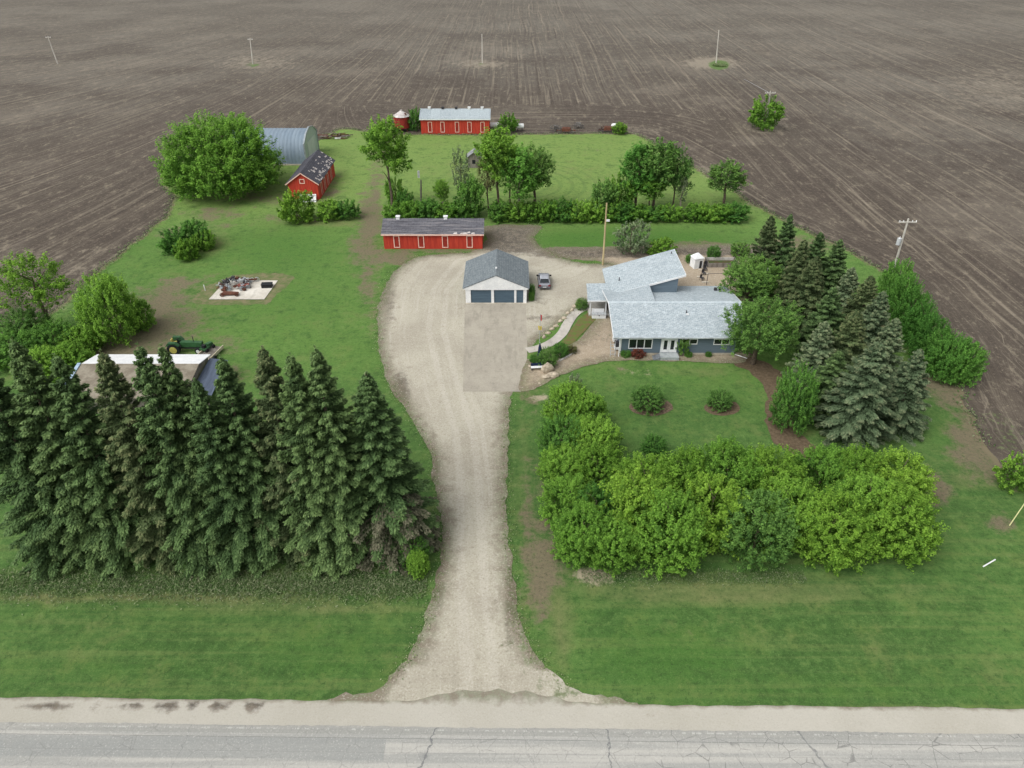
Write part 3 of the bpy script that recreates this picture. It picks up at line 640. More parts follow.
# ------------------------------------------------------------ quonset
def quonset():
    x1 = -44.4; x0 = x1-17; ya, yb = 156.0, 167.4; yc = (ya+yb)/2; r = (yb-ya)/2; Hq = 6.1
    t = thing('arched_shed', 'arched corrugated steel shed behind the big round tree', 'shed', (x1, yc, 0))
    def prof(s, n=22):
        o = []
        for i in range(n+1):
            a = math.pi*i/n; c, sn = math.cos(a), math.sin(a)
            o.append((-r*s*math.copysign(abs(c)**.9, c), Hq*s*max(sn, 0)**.78+.02))
        return o
    # corrugation as a real rib profile along x
    P0 = prof(1.0); vs = []; fs = []; n = len(P0); L = x1-x0; m = int(L/.2)
    for j in range(m+1):
        x = -L+L*j/m; k = 1.0+.007*math.cos(j*math.pi/2)
        for u, z in P0: vs.append((x, u*k, z*k))
    for j in range(m):
        for i in range(n-1): fs.append((j*n+i, (j+1)*n+i, (j+1)*n+i+1, j*n+i+1))
    b = MB(); b.add(vs, fs); 
    b.build('roof', mat('corrugated_steel', (132, 147, 160), (118, 134, 148), .4, .6, .0, stretch=(4, .4, .4)), t, smooth=True)
    e = MB(); e.prism([(-r-.05, 0), (r+.05, 0), (r+.05, 4.5), (r*.55, 5.9), (0, 6.55), (-r*.55, 5.9), (-r-.05, 4.5)], 'x', -.1, -.02); e.build('end_wall', mat('pale_green_sheet', (186, 200, 194), (160, 176, 172), .7, .5, .2, stretch=(.4, 5, .3)), t)
    f = MB(); A = [(-r-.05, .0), (-r-.05, 4.5), (-r*.55, 5.9), (0, 6.55), (r*.55, 5.9), (r+.05, 4.5), (r+.05, .0)]; B = [(u*1.03, z*1.03) for u, z in A]
    for i in range(len(A)-1):
        f.hexa([(-.2, *A[i]), (.12, *A[i]), (.12, *A[i+1]), (-.2, *A[i+1])], [(-.2, *B[i]), (.12, *B[i]), (.12, *B[i+1]), (-.2, *B[i+1])])
    f.build('end_trim', galv, t)
    d = MB(); d.box(-.01, .06, -3.2, -.05, .05, 4.1); d.box(-.01, .06, .05, 3.2, .05, 4.1); d.build('sliding_door', mat('door_sheet', (204, 212, 206), (176, 188, 184), .7, .5, stretch=(.4, 6, .3)), t)
    s = MB(); s.box(-L, 0, -r-.22, -r+.05, .0, .28); s.build('footing', found_m, t)
quonset()
# grain bin
p = G(402, 132)
bn = thing('grain_bin', 'round red grain bin with white cone roof left of the farthest shed', 'grain bin', (p.x, p.y+1.2, 0))
r = 1.95; mb = MB()
for i in range(9): mb.tube([(0, 0, .9+i*.3), (0, 0, 1.03+i*.3), (0, 0, 1.17+i*.3), (0, 0, 1.2+i*.3)], [r, r+.03, r+.03, r], 28)
mb.build('wall', mat('red_bin_wall', (158, 56, 48), (120, 44, 38), 2., .75, stretch=(1, 1, .5)), bn)
mb = MB().cyl((0, 0), r+.16, 3.6, 4.75, 24, .28); mb.cyl((0, 0), .3, 4.72, 4.95, 10)
rf = mb.build('roof', mat('chalky_roof', (214, 210, 206), (168, 158, 156), .9, .6), bn)
MB().add([(1.0, -1.2, 4.05+.08), (1.45, -.95, 4.0), (1.2, -.35, 4.25+.06), (.8, -.5, 4.42)], [(0, 1, 2, 3)]).build('hatch', rust, rf)
MB().box(-1.4, -1.2, -1.2, 1.2, 0, .92).box(1.2, 1.4, -1.2, 1.2, 0, .92).box(-.1, .1, -1.6, 1.5, 0, .92).box(-1.9, 1.9, -.2, .2, .75, .92).build('skid', rust, bn)
# small grey shed behind the trees
p = G(474, 168)
gs = thing('small_shed', 'small weathered grey wooden shed standing on the far lawn', 'shed', (p.x, p.y, 0))
MB().prism([(-1.3, -.05), (1.3, -.05), (1.3, 2.3), (0, 3.3), (-1.3, 2.3)], 'y', 0, 2.6).build('wall', wood_grey, gs)
MB().slab([(-1.6, -.3, 2.2), (0, -.3, 3.42), (0, 2.9, 3.42), (-1.6, 2.9, 2.2)], .08).slab([(.002, -.3, 3.42), (1.6, -.3, 2.2), (1.6, 2.9, 2.2), (.002, 2.9, 3.42)], .08).build('roof', mat('grey_roof_board', (150, 152, 154), (120, 122, 126), 1.4), gs)
MB().box(-.35, .35, -.03, -.002, .9, 1.7).build('window', black_m, gs)

# ------------------------------------------------------------ garage
def garage():
    y0 = G(500, 303)[1]; xl = G(466, 303)[0]; xr = G(526.5, 303)[0]; xm = (xl+xr)/2; hw = (xr-xl)/2; L = 8.6; h = 2.5; rh = 4.35
    t = thing('garage', 'detached garage with grey shingle roof and two slate blue overhead doors', 'garage', (xm, y0, 0))
    zb = h
    MB().prism([(-hw, -.05), (hw, -.05), (hw, h), (0, rh-.1), (-hw, h)], 'y', .12, L).build('wall', slate_siding, t)
    k = (rh-h)/hw; e = .4; mb = MB()
    mb.slab([(-hw-e, -.25, h-k*e+.1), (0, -.25, rh+.1), (0, L+.3, rh+.1), (-hw-e, L+.3, h-k*e+.1)], .1)
    mb.slab([(.002, -.25, rh+.1), (hw+e, -.25, h-k*e+.1), (hw+e, L+.3, h-k*e+.1), (.002, L+.3, rh+.1)], .1)
    rf = mb.build('roof', garage_shingle, t)
    MB().box(-.12, .12, 1.9, 2.1, rh+.08, rh+.3).build('roof_vent', white_paint, rf)
    # white gable and posts, flush pieces butt
    g = MB(); g.prism([(-hw-e+.02, h-k*e+.04), (-hw, 2.16), (hw, 2.16), (hw+e-.02, h-k*e+.04), (0, rh+.0)], 'y', -.2, -.06); g.build('gable_panel', white_paint, t)
    doors = [(-hw+.62, -.55), (-.1, hw-1.58)]
    px = lambda q: WZ(q, 295, y0)[0]-xm
    a = [(px(470.8), px(491.2)), (px(494), px(514.2)), (px(516.4), px(523.3))]
    edges = [-hw]+[v for ab in a for v in ab]+[hw]
    for i in range(0, 8, 2): MB().box(edges[i], edges[i+1], -.1, .02, 0, 2.16).build('door_post', white_paint, t)
    for i, (u, v) in enumerate(a[:2]):
        d = MB()
        for j in range(4): d.box(u, v, .02, .07, .04+j*.53, .04+j*.53+.515)
        d.build('overhead_door', door_slate, t)
    u, v = a[2]; MB().box(u, v, .02, .07, .04, 2.14).build('side_panel', door_slate, t)
    MB().box(-hw, hw, .075, .118, 0, 2.2).build('door_backing', black_m, t)
    MB().box(-hw, hw, -.35, -.11, .0, .1).build('sill', found_m, t)
    MB().tube([(hw+.06, L*.55, .1), (hw+.06, L*.55, 2.2)], .05).build('downspout', white_paint, t)
garage()

# ------------------------------------------------------------ car
def car():
    p = G(544.5, 291); c = thing('parked_car', 'silver grey car parked on gravel beside the garage', 'car', (p.x, p.y+.1, .05), 0)
    paint = mat('silver_paint', (150, 152, 160), (138, 140, 148), .6, .35, .4, spec=.5)
    # body lofted along y (rear at 0)
    prof = [(.0, .62, .82, .45), (.12, .84, .98, .32), (.7, .9, 1.0, .28), (1.6, .92, 1.0, .26), (2.9, .92, .98, .26), (3.7, .9, .92, .28), (4.25, .82, .8, .32), (4.5, .6, .62, .42)]
    vs = []; fs = []
    for y, w, ht, lo in prof: vs += [(-w*.92, y, lo), (-w, y, lo+.15), (-w, y, ht-.18), (-w*.88, y, ht), (w*.88, y, ht), (w, y, ht-.18), (w, y, lo+.15), (w*.92, y, lo)]
    for i in range(len(prof)-1):
        for k in range(8): fs.append((i*8+k, (i+1)*8+k, (i+1)*8+(k+1) % 8, i*8+(k+1) % 8))
    fs += [tuple(range(8)), tuple(range(56, 64))[::-1]]
    MB().add(vs, fs).build('body', paint, c)
    MB().hexa([(-.8, .45, .99), (.8, .45, .99), (.8, 3.1, .97), (-.8, 3.1, .97)], [(-.62, 1.05, 1.4), (.62, 1.05, 1.4), (.64, 2.35, 1.42), (-.64, 2.35, 1.42)]).build('cabin_glass', glass, c)
    MB().hexa([(-.66, .98, 1.4), (.66, .98, 1.4), (.68, 2.42, 1.42), (-.68, 2.42, 1.42)], [(-.58, 1.1, 1.47), (.58, 1.1, 1.47), (.6, 2.3, 1.49), (-.6, 2.3, 1.49)]).build('roof', mat('pale_silver_paint', (188, 192, 200), None, .6, .35, .2), c)
    for s in (-1, 1):
        pm = MB(); pm.hexa([(s*.8, .45, 1.0), (s*.72, .45, 1.0), (s*.72, .53, 1.0), (s*.8, .53, 1.0)], [(s*.65, 1.0, 1.42), (s*.57, 1.0, 1.42), (s*.57, 1.08, 1.42), (s*.65, 1.08, 1.42)]); pm.build('roof_pillar', paint, c); pm = MB()
        pm.hexa([(s*.82, 3.04, 1.0), (s*.74, 3.04, 1.0), (s*.74, 3.12, 1.0), (s*.82, 3.12, 1.0)], [(s*.67, 2.3, 1.43), (s*.59, 2.3, 1.43), (s*.59, 2.4, 1.43), (s*.67, 2.4, 1.43)])
        pm.build('roof_pillar', paint, c)
    for s in (-1, 1):
        MB().box(s*.98-.14, s*.98+.14, 2.75, 2.95, .98, 1.16).build('mirror', black_m, c)
        MB().box(min(s*.5, s*.84), max(s*.5, s*.84), -.03, .08, .68, .84).build('tail_light', mat('tail_light_red', (150, 24, 24), None, 1, .3), c)
        MB().box(min(s*.45, s*.75), max(s*.45, s*.75), 4.38, 4.5, .56, .68).build('headlight', white_paint, c)
        for y in (.85, 3.65):
            w = MB().tube([(s*.72, y, .33), (s*.94, y, .33)], .33, 18).build('wheel', black_m, c)
            MB().tube([(s*.93, y, .33), (s*.955, y, .33)], .19, 12).build('rim', pale_steel, w)
    MB().box(-.82, .82, -.06, .05, .36, .58).build('bumper', mat('grey_bumper', (120, 120, 126)), c)
    MB().box(-.26, .26, -.075, -.061, .5, .6).build('licence_plate', white_paint, c)
car()

# ------------------------------------------------------------ house
def house():
    ox, oy = 21., 84.5
    t = thing('farmhouse', 'slate blue farmhouse with pale shingle roofs behind the lawn', 'house', (ox, oy, 0))
    def M(): return MB(off=(-ox, -oy, 0))
    yF, yB = 77.7, 91.4; xL, xR = 13.6, 28.1; yR, zR, zE = 83.8, 4.37, 2.95
    exL, exR = 12.6, 30.0; yeF, yeB = 77.15, 92.7; exF, exM, exB = 28.5, 29.9, 30.4; zB = 2.3
    kf = (zR-zE)/(yR-yeF); kb = (zR-zB)/(yeB-yR)
    M().prism([(yF, .35), (yB, .35), (yB, zB+kb*1.3-.16), (yR, zR-.16), (yF, zE+kf*.5-.14)], 'x', xL, xR).build('wall', slate_siding, t)
    M().box(xL+.04, xR-.04, yF+.05, yB-.05, -.1, .348).build('foundation', found_m, t)
    mb = M()
    mb.slab([(exL, yeF, zE), (exF, yeF, zE), (exM, yR, zR), (exL, yR, zR)], .14)
    mb.slab([(exL, yR+.002, zR), (exM, yR+.002, zR), (exB, yeB, zB), (exL, yeB, zB)], .14)
    rf = mb.build('main_roof', pale_shingle, t)
    rc = M(); rc.hexa([(exL-.02, yR-.2, zR-.02), (exM-.05, yR-.2, zR-.02), (exM, yR+.2, zR-.02), (exL-.02, yR+.2, zR-.02)], [(exL-.02, yR-.03, zR+.08), (exM, yR-.03, zR+.08), (exM, yR+.03, zR+.08), (exL-.02, yR+.03, zR+.08)])
    rc.build('ridge_cap', mat('ridge_shingle', (196, 206, 210), (176, 188, 194), 3.), rf)
    M().tube([(22.35, 81.6, zE+kf*(81.6-yeF)), (22.35, 81.6, zE+kf*(81.6-yeF)+.4)], .07).build('vent_pipe', dark_steel, rf)
    M().box(22.3, 22.6, 81.2, 81.5, zE+kf*(81.3-yeF)+.0, zE+kf*(81.3-yeF)+.1).build('pipe_flashing', white_paint, rf)
    M().box(exL, exF, yeF-.12, yeF-.003, zE-.16, zE-.01).build('gutter', mat('pale_gutter', (196, 204, 208), None, 1, .5), t)
    M().box(28.0, 28.4, 89.9, 90.2, zB+kb*2.6, zB+kb*2.6+.4).build('chimney_cap', dark_steel, rf)
    M().box(28.7, 28.9, 90.1, 90.3, zB+kb*2.4, zB+kb*2.4+.35).build('chimney_cap', dark_steel, rf)
    # rake trim at the gables
    for a, b, c, w in ((exL-.06, exL-.06, exL-.06, .055), (exF+.003, exM+.003, exB+.003, .055)):
        q = M()
        q.hexa([(a, yeF, zE-.2), (a+w, yeF, zE-.2), (b+w, yR, zR-.2), (b, yR, zR-.2)], [(a, yeF, zE-.01), (a+w, yeF, zE-.01), (b+w, yR, zR-.01), (b, yR, zR-.01)])
        q.hexa([(b, yR, zR-.2), (b+w, yR, zR-.2), (c+w, yeB, zB-.2), (c, yeB, zB-.2)], [(b, yR, zR-.01), (b+w, yR, zR-.01), (c+w, yeB, zB-.01), (c, yeB, zB-.01)])
        q.build('rake_trim', white_paint, t)
    # windows on the road side
    def win(x0, x1, z0, z1, n, name='window', y=yF):
        q = M(); q.box(x0, x1, y-.07, y-.003, z0, z0+.1); q.box(x0, x1, y-.07, y-.003, z1-.1, z1); w = (x1-x0-.1)/n
        for i in range(n+1): q.box(x0+i*w, x0+i*w+.1, y-.07, y-.003, z0+.1, z1-.1)
        o = q.build(name, white_paint, t)
        for i in range(n): M().box(x0+i*w+.1, x0+i*w+w, y-.03, y-.002, z0+.1, z1-.1).build('pane', glass, o)
        return o
    def X(px): return WZ(px, 345, yF)[0]
    win(X(628.4), X(652.2), 1.0, 2.42, 3)
    win(X(681), X(697), 1.62, 2.42, 2)
    win(X(713), X(729), 1.55, 2.42, 2)
    x0, x1 = X(660.8), X(677); fd = M(); fd.box(x0, x0+.16, yF-.09, yF-.003, .5, 2.5); fd.box(x1-.16, x1, yF-.09, yF-.003, .5, 2.5); fd.box(x0+.16, x1-.16, yF-.09, yF-.003, 2.36, 2.5); fd.build('door_frame', white_paint, t)
    xm = (x0+x1)/2
    for a, b in ((x0+.165, xm-.01), (xm+.01, x1-.165)):
        q = M(); q.box(a, a+.2, yF-.06, yF-.003, .5, 2.355); q.box(b-.2, b, yF-.06, yF-.003, .5, 2.355); q.box(a+.2, b-.2, yF-.06, yF-.003, 2.2, 2.355); q.box(a+.2, b-.2, yF-.06, yF-.003, .5, .85)
        d = q.build('french_door', white_paint, t); M().box(a+.2, b-.2, yF-.03, yF-.002, .85, 2.2).build('pane', glass, d)
    M().box(x0-.1, x1+.15, yF-1.35, yF-.1, .0, .48).build('landing', mat('landing_grey', (170, 176, 176), (140, 146, 148), 1.5), t)
    st = M()
    for i in range(3): st.box(x0-.42-.3*i, x0-.12-.3*i, yF-1.3, yF-.3, .0, .4-.12*i)
    st.build('step', mat('step_grey', (128, 134, 138), (104, 108, 112), 1.5), t)
    M().tube([(X(620)-.12, yF-.4, .05), (X(620)-.12, yF-.4, 2.55)], .06).build('downspout', white_paint, t)
    M().box(xL-.03, xL+.12, yF-.03, yF-.002, .36, 2.6).build('corner_board', white_paint, t)
    # west side: window wells and meter boxes under the eave
    for y, z in ((80.6, .5), (78.9, .35)):
        q = M().box(xL-.55, xL-.004, y-.45, y+.45, z, z+.35).build('utility_box', white_paint, t)
        M().box(xL-.5, xL-.004, y-.4, y+.4, z+.352, z+.9).build('box_cover', dark_steel, q)
    # great-room wing: one steep plane rising to the east
    wx0, wx1, wy0, wy1 = 13.3, 23.5, 88.9, 97.5; z0, z1 = 2.75, 5.85; k = (z1-z0)/(wx1-wx0)
    zz = lambda x: z0+k*(x-wx0)
    M().slab([(wx0, wy0, z0), (wx1, wy0, z1), (wx1, wy1, z1), (wx0, wy1, z0)], .2).slab([(12.6, 83.85, 4.4), (18.7, 83.85, 4.41), (18.7, wy0-.002, zz(18.7))], .1).slab([(12.6, 83.85, 4.4), (18.7, wy0-.002, zz(18.7)), (12.75, wy0-.002, 2.6)], .1).build('wing_roof', pale_shingle, t)
    q = M(); a, b, c, d = wx0+.5, wx1-.9, wy0+.12, wy1-.5
    q.add([(a, c, -.1), (b, c, -.1), (b, d, -.1), (a, d, -.1), (a, c, zz(a)-.22), (b, c, zz(b)-.22), (b, d, zz(b)-.22), (a, d, zz(a)-.22)], [(0, 3, 2, 1), (4, 5, 6, 7), (0, 1, 5, 4), (1, 2, 6, 5), (2, 3, 7, 6), (3, 0, 4, 7)])
    q.build('wing_wall', slate_siding, t)
    q = M(); q.hexa([(wx0-.02, wy0-.06, zz(wx0)-.24), (wx1+.04, wy0-.06, z1-.24), (wx1+.04, wy0-.003, z1-.24), (wx0-.02, wy0-.003, zz(wx0)-.24)], [(wx0-.02, wy0-.06, zz(wx0)+.02), (wx1+.04, wy0-.06, z1+.02), (wx1+.04, wy0-.003, z1+.02), (wx0-.02, wy0-.003, zz(wx0)+.02)])
    q.box(wx1+.003, wx1+.05, wy0, wy1, z1-.24, z1+.02); q.build('fascia', white_paint, t)
    M().tube([(15.1, 92.3, zz(15.1)), (15.1, 92.3, zz(15.1)+.55)], .07).build('vent_pipe', dark_steel, t)
    M().tube([(22.9, 96.3, zz(22.9)), (22.9, 96.3, zz(22.9)+.3)], .07).build('vent_pipe', dark_steel, t)
    # porch on the west side
    pr = [(10.35, 87.7, 2.55), (14.0, 87.7, 2.62), (14.6, 92.2, 3.0), (10.5, 92.2, 2.93)]
    M().slab(pr, .16).build('porch_roof', pale_shingle, t)
    q = M(); q.box(10.3, 13.4, 87.62, 87.695, 2.4, 2.56); q.build('porch_fascia', white_paint, t)
    for x, y in ((10.75, 88.0), (10.75, 91.8), (12.9, 88.0)): M().box(x-.07, x+.07, y-.07, y+.07, .0, 2.42).build('porch_post', white_paint, t)
    M().box(10.6, 13.5, 87.85, 91.9, .0, .3).build('porch_floor', mat('porch_deck', (176, 172, 164), (150, 146, 138), 1.4), t)
    q = M(); q.box(11.0, 12.7, 87.9, 87.98, .5, 1.2); q.build('porch_rail', white_paint, t)
    M().box(13.4, 13.58, 84.2, 88.5, .35, 2.6).build('entry_wall', slate_siding, t)
    M().box(13.3, 13.39, 88.9, 89.9, .35, 2.4).build('front_door', mat('dark_door', (58, 50, 48)), t)
    return t
house()

# ------------------------------------------------------------ foliage generators
def quads(name, ctr, nrm, ln, wd, tint, tip, m, tang=None):
    """one small diamond leaf (or needle spray) per centre"""
    N = len(ctr); r = rs.normal(size=(N, 3)) if tang is None else tang+.35*rs.normal(size=(N, 3))
    nrm = nrm/np.linalg.norm(nrm, axis=1, keepdims=True)
    t = r-(r*nrm).sum(1, keepdims=True)*nrm; t /= np.maximum(np.linalg.norm(t, axis=1, keepdims=True), 1e-6)
    b = np.cross(nrm, t); ln = ln[:, None]/2; wd = wd[:, None]/2
    V = np.stack([ctr-t*ln, ctr-b*wd+nrm*wd*.3, ctr+t*ln, ctr+b*wd+nrm*wd*.3], 1).reshape(-1, 3)
    me = bpy.data.meshes.new(name); me.vertices.add(4*N); me.vertices.foreach_set('co', V.ravel().astype(np.float32))
    me.loops.add(4*N); me.loops.foreach_set('vertex_index', np.arange(4*N, dtype=np.int32)); me.polygons.add(N)
    me.polygons.foreach_set('loop_start', (np.arange(N)*4).astype(np.int32)); me.update(calc_edges=True)
    setattr_(me, 'tint', np.repeat(tint, 4)); setattr_(me, 'tip', np.repeat(tip, 4))
    me.materials.append(m); return me
def unit(v): return v/np.maximum(np.linalg.norm(v, axis=1, keepdims=True), 1e-9)
def crown_mesh(name, blobs, nleaf, leaf, clump, m, fill=.22, patch=.9):
    """blobs: ellipsoids (cx,cy,cz,rx,ry,rz); clumps of leaves sit on their skins, gaps between"""
    vol = np.array([(b[3]*b[4]*b[5])**(2/3) for b in blobs]); vol /= vol.sum()
    C, Nn, T = [], [], []
    ncl = max(16, int(nleaf/38)); 
    for b, w in zip(blobs, vol):
        k = max(3, int(ncl*w)); d = unit(rs.normal(size=(k, 3))); d[:, 2] = np.where(d[:, 2] < -.45, -d[:, 2], d[:, 2])
        rad = rs.uniform(.76, 1.14, (k, 1)); c = np.array(b[:3])+d*np.array(b[3:])*rad
        keep = np.ones(k, bool)
        for o in blobs:
            if o is b: continue
            q = ((c-np.array(o[:3]))/np.array(o[3:])); keep &= (q**2).sum(1) > .55
        keep &= c[:, 2] > .1
        C.append(c[keep]); Nn.append(d[keep])
    C = np.concatenate(C); D = np.concatenate(Nn); k = len(C)
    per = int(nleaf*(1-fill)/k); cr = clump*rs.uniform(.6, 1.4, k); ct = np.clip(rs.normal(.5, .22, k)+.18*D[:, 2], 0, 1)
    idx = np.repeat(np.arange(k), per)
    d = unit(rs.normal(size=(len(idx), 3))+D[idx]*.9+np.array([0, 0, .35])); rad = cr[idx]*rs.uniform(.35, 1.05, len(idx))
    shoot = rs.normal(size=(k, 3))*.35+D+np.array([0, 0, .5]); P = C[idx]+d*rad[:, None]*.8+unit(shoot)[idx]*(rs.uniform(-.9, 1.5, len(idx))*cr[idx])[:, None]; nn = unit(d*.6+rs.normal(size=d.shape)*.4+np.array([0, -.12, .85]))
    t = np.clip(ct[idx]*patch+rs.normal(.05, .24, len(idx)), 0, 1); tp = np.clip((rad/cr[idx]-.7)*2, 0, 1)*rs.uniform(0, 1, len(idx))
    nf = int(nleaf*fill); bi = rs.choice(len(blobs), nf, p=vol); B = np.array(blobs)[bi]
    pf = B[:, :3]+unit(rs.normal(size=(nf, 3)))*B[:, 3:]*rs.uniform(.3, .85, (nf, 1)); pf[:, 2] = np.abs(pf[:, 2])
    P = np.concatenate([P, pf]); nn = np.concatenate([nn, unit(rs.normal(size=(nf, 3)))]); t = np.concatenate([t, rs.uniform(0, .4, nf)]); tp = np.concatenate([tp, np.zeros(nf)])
    P[:, 2] = np.maximum(P[:, 2], .05); L = leaf*rs.uniform(.7, 1.3, len(P))
    return quads(name, P, nn, L, L*.68, t, tp, m)
def trunk_mesh(name, h, r, m, limbs=5, spread=2.5, split=.35, seed=0, lean=(0, 0)):
    rr = random.Random(seed); b = MB(); top = Vector((lean[0], lean[1], h*.8)); pts = [Vector((0, 0, -.15))]
    for i in range(1, 5): f = i/4; pts.append(Vector((lean[0]*f+rr.uniform(-.12, .12), lean[1]*f+rr.uniform(-.12, .12), h*.8*f)))
    b.tube(pts, [r*1.25, r, r*.8, r*.55, r*.25], 8)
    for i in range(limbs):
        f = split+(.75-split)*i/max(1, limbs-1); k = min(3, int(f/.8*4)); base = pts[0].lerp(top, min(1, f/.8)); a = rr.uniform(0, 6.28)
        e = base+Vector((math.cos(a)*spread*rr.uniform(.6, 1), math.sin(a)*spread*rr.uniform(.6, 1), h*rr.uniform(.12, .25)))
        b.tube([base, base.lerp(e, .5)+Vector((0, 0, .15)), e], [r*.45, r*.3, r*.1], 6)
    o = b.build(name, m); me = o.data; bpy.data.objects.remove(o); return me
def blobs_dome(R, h, seed, n=7, low=.0):
    rr = random.Random(seed); o = [(0, 0, h*.46, R*.9, R*.9, h*.5)]
    for i in range(n*2):
        a = 2.4*i+rr.uniform(-.3, .3); e = rr.uniform(.05, .95); d = R*.72*math.cos(e*1.2); s = rr.uniform(.24, .36)
        o.append((math.cos(a)*d, math.sin(a)*d, h*(.24+.46*e), R*s, R*s, h*s*.75))
    for i in range(7): a = 2*math.pi*i/7+rr.uniform(-.3, .3); o.append((math.cos(a)*R*.62, math.sin(a)*R*.62, h*.16, R*.3, R*.3, h*.16))
    return o
def blobs_tree(R, h, seed, lo=.38, n=7):
    rr = random.Random(seed); z0 = h*lo; hc = h-z0; o = [(0, 0, z0+hc*.52, R*.74, R*.74, hc*.48)]
    for i in range(n):
        a = 2*math.pi*i/n+rr.uniform(-.4, .4); d = R*rr.uniform(.42, .68); s = rr.uniform(.32, .46)
        o.append((math.cos(a)*d, math.sin(a)*d, z0+hc*rr.uniform(.22, .72), R*s, R*s, hc*rr.uniform(.18, .28)))
    return o
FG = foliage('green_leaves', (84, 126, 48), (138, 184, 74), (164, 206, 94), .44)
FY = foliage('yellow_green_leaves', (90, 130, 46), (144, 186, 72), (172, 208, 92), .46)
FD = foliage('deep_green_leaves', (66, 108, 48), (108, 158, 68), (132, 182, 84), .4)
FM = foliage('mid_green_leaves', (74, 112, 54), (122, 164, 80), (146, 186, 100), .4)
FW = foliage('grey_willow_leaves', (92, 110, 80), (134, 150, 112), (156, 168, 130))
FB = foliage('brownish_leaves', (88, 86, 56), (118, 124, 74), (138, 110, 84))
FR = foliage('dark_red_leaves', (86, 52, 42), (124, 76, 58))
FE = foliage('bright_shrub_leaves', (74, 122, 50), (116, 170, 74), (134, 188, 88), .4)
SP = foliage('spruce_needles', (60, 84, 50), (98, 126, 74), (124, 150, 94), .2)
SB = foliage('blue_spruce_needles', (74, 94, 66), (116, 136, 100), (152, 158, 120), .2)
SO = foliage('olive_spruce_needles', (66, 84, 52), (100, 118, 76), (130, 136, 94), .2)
SD = foliage('dead_twig_grey', (82, 84, 64), (108, 108, 86), (128, 124, 102), .0)

def spruce_mesh(name, h, R, seed, m, nb=230, dens=1., az=None, zmax=1.):
    rr = np.random.RandomState(seed); P, Nn, T, Tp, Tg = [], [], [], [], []
    zf = np.sort(rr.uniform(0, 1, nb)**1.15)*zmax
    for i, f in enumerate(zf):
        z = .035*h+f*h*.955; ln = R*(1-f)**.8*rr.uniform(.74, 1.14)+.13
        if f < .08: ln *= .85
        a = i*2.39996+rr.uniform(-.5, .5) if az is None else rr.uniform(*az); up = .16+.5*f; dr = -.34*(1-f)
        n = int((40+86*ln)*dens); t = rr.uniform(.12, 1, n)**.72
        hw = (.34+.16*ln)*(1-t*.72)*(np.clip(t*4, 0, 1)); lat = rr.uniform(-1, 1, n)
        rx = ln*t-.25*np.abs(lat)*hw; zz = z+ln*(up*t+dr*t*t*1.1)+.07*np.sin(lat*9+t*17+i)-.12*np.abs(lat)**1.5*hw*2+rr.normal(0, .05, n)
        ca, sa = math.cos(a), math.sin(a); la = lat*hw
        P.append(np.stack([rx*ca-la*sa, rx*sa+la*ca, zz], 1))
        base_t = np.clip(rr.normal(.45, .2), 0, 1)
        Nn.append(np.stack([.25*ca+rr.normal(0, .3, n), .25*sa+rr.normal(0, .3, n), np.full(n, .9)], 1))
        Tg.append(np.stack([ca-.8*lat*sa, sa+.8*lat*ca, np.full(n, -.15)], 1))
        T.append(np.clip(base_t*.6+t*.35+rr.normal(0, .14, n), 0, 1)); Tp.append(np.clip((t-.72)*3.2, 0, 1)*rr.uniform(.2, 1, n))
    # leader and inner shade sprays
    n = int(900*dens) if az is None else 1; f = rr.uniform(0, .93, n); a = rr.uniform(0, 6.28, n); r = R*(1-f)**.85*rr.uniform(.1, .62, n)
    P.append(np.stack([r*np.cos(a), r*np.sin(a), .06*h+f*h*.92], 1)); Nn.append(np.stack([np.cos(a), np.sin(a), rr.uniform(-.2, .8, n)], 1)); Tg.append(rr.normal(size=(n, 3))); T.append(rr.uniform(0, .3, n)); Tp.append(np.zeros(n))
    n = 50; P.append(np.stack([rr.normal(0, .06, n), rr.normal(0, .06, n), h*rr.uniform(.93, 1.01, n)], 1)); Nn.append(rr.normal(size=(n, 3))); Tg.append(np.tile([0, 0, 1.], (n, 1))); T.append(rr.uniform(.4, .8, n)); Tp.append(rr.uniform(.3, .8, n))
    P, Nn, T, Tp, Tg = map(np.concatenate, (P, Nn, T, Tp, Tg)); P[:, 2] = np.maximum(P[:, 2], .05)
    L = rr.uniform(.17, .36, len(P))
    return quads(name, P, Nn, L, L*.42, T, Tp, m, Tg)

# shared meshes, built once
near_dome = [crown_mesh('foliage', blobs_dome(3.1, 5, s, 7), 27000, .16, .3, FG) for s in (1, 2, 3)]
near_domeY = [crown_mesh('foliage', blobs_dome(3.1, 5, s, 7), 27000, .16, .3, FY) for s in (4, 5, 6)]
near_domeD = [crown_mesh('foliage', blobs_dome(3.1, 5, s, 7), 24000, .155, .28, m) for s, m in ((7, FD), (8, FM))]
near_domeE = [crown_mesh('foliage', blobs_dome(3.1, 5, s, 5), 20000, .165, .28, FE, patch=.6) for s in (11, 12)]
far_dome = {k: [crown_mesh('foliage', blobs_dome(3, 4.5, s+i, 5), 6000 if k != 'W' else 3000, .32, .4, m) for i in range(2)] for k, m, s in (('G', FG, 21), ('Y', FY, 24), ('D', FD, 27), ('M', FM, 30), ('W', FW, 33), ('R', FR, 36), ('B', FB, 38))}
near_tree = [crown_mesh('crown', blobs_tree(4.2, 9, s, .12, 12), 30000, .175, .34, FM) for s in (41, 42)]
far_tree = {k: [crown_mesh('crown', blobs_tree(3.4, 12, s+i, lo, 8), n, .32, .5, m) for i in range(2)] for k, m, s, lo, n in (('G', FG, 51, .42, 9000), ('D', FM, 54, .22, 8500), ('W', FW, 57, .2, 2900), ('B', FB, 60, .25, 2900), ('Y', FE, 63, .2, 8500))}
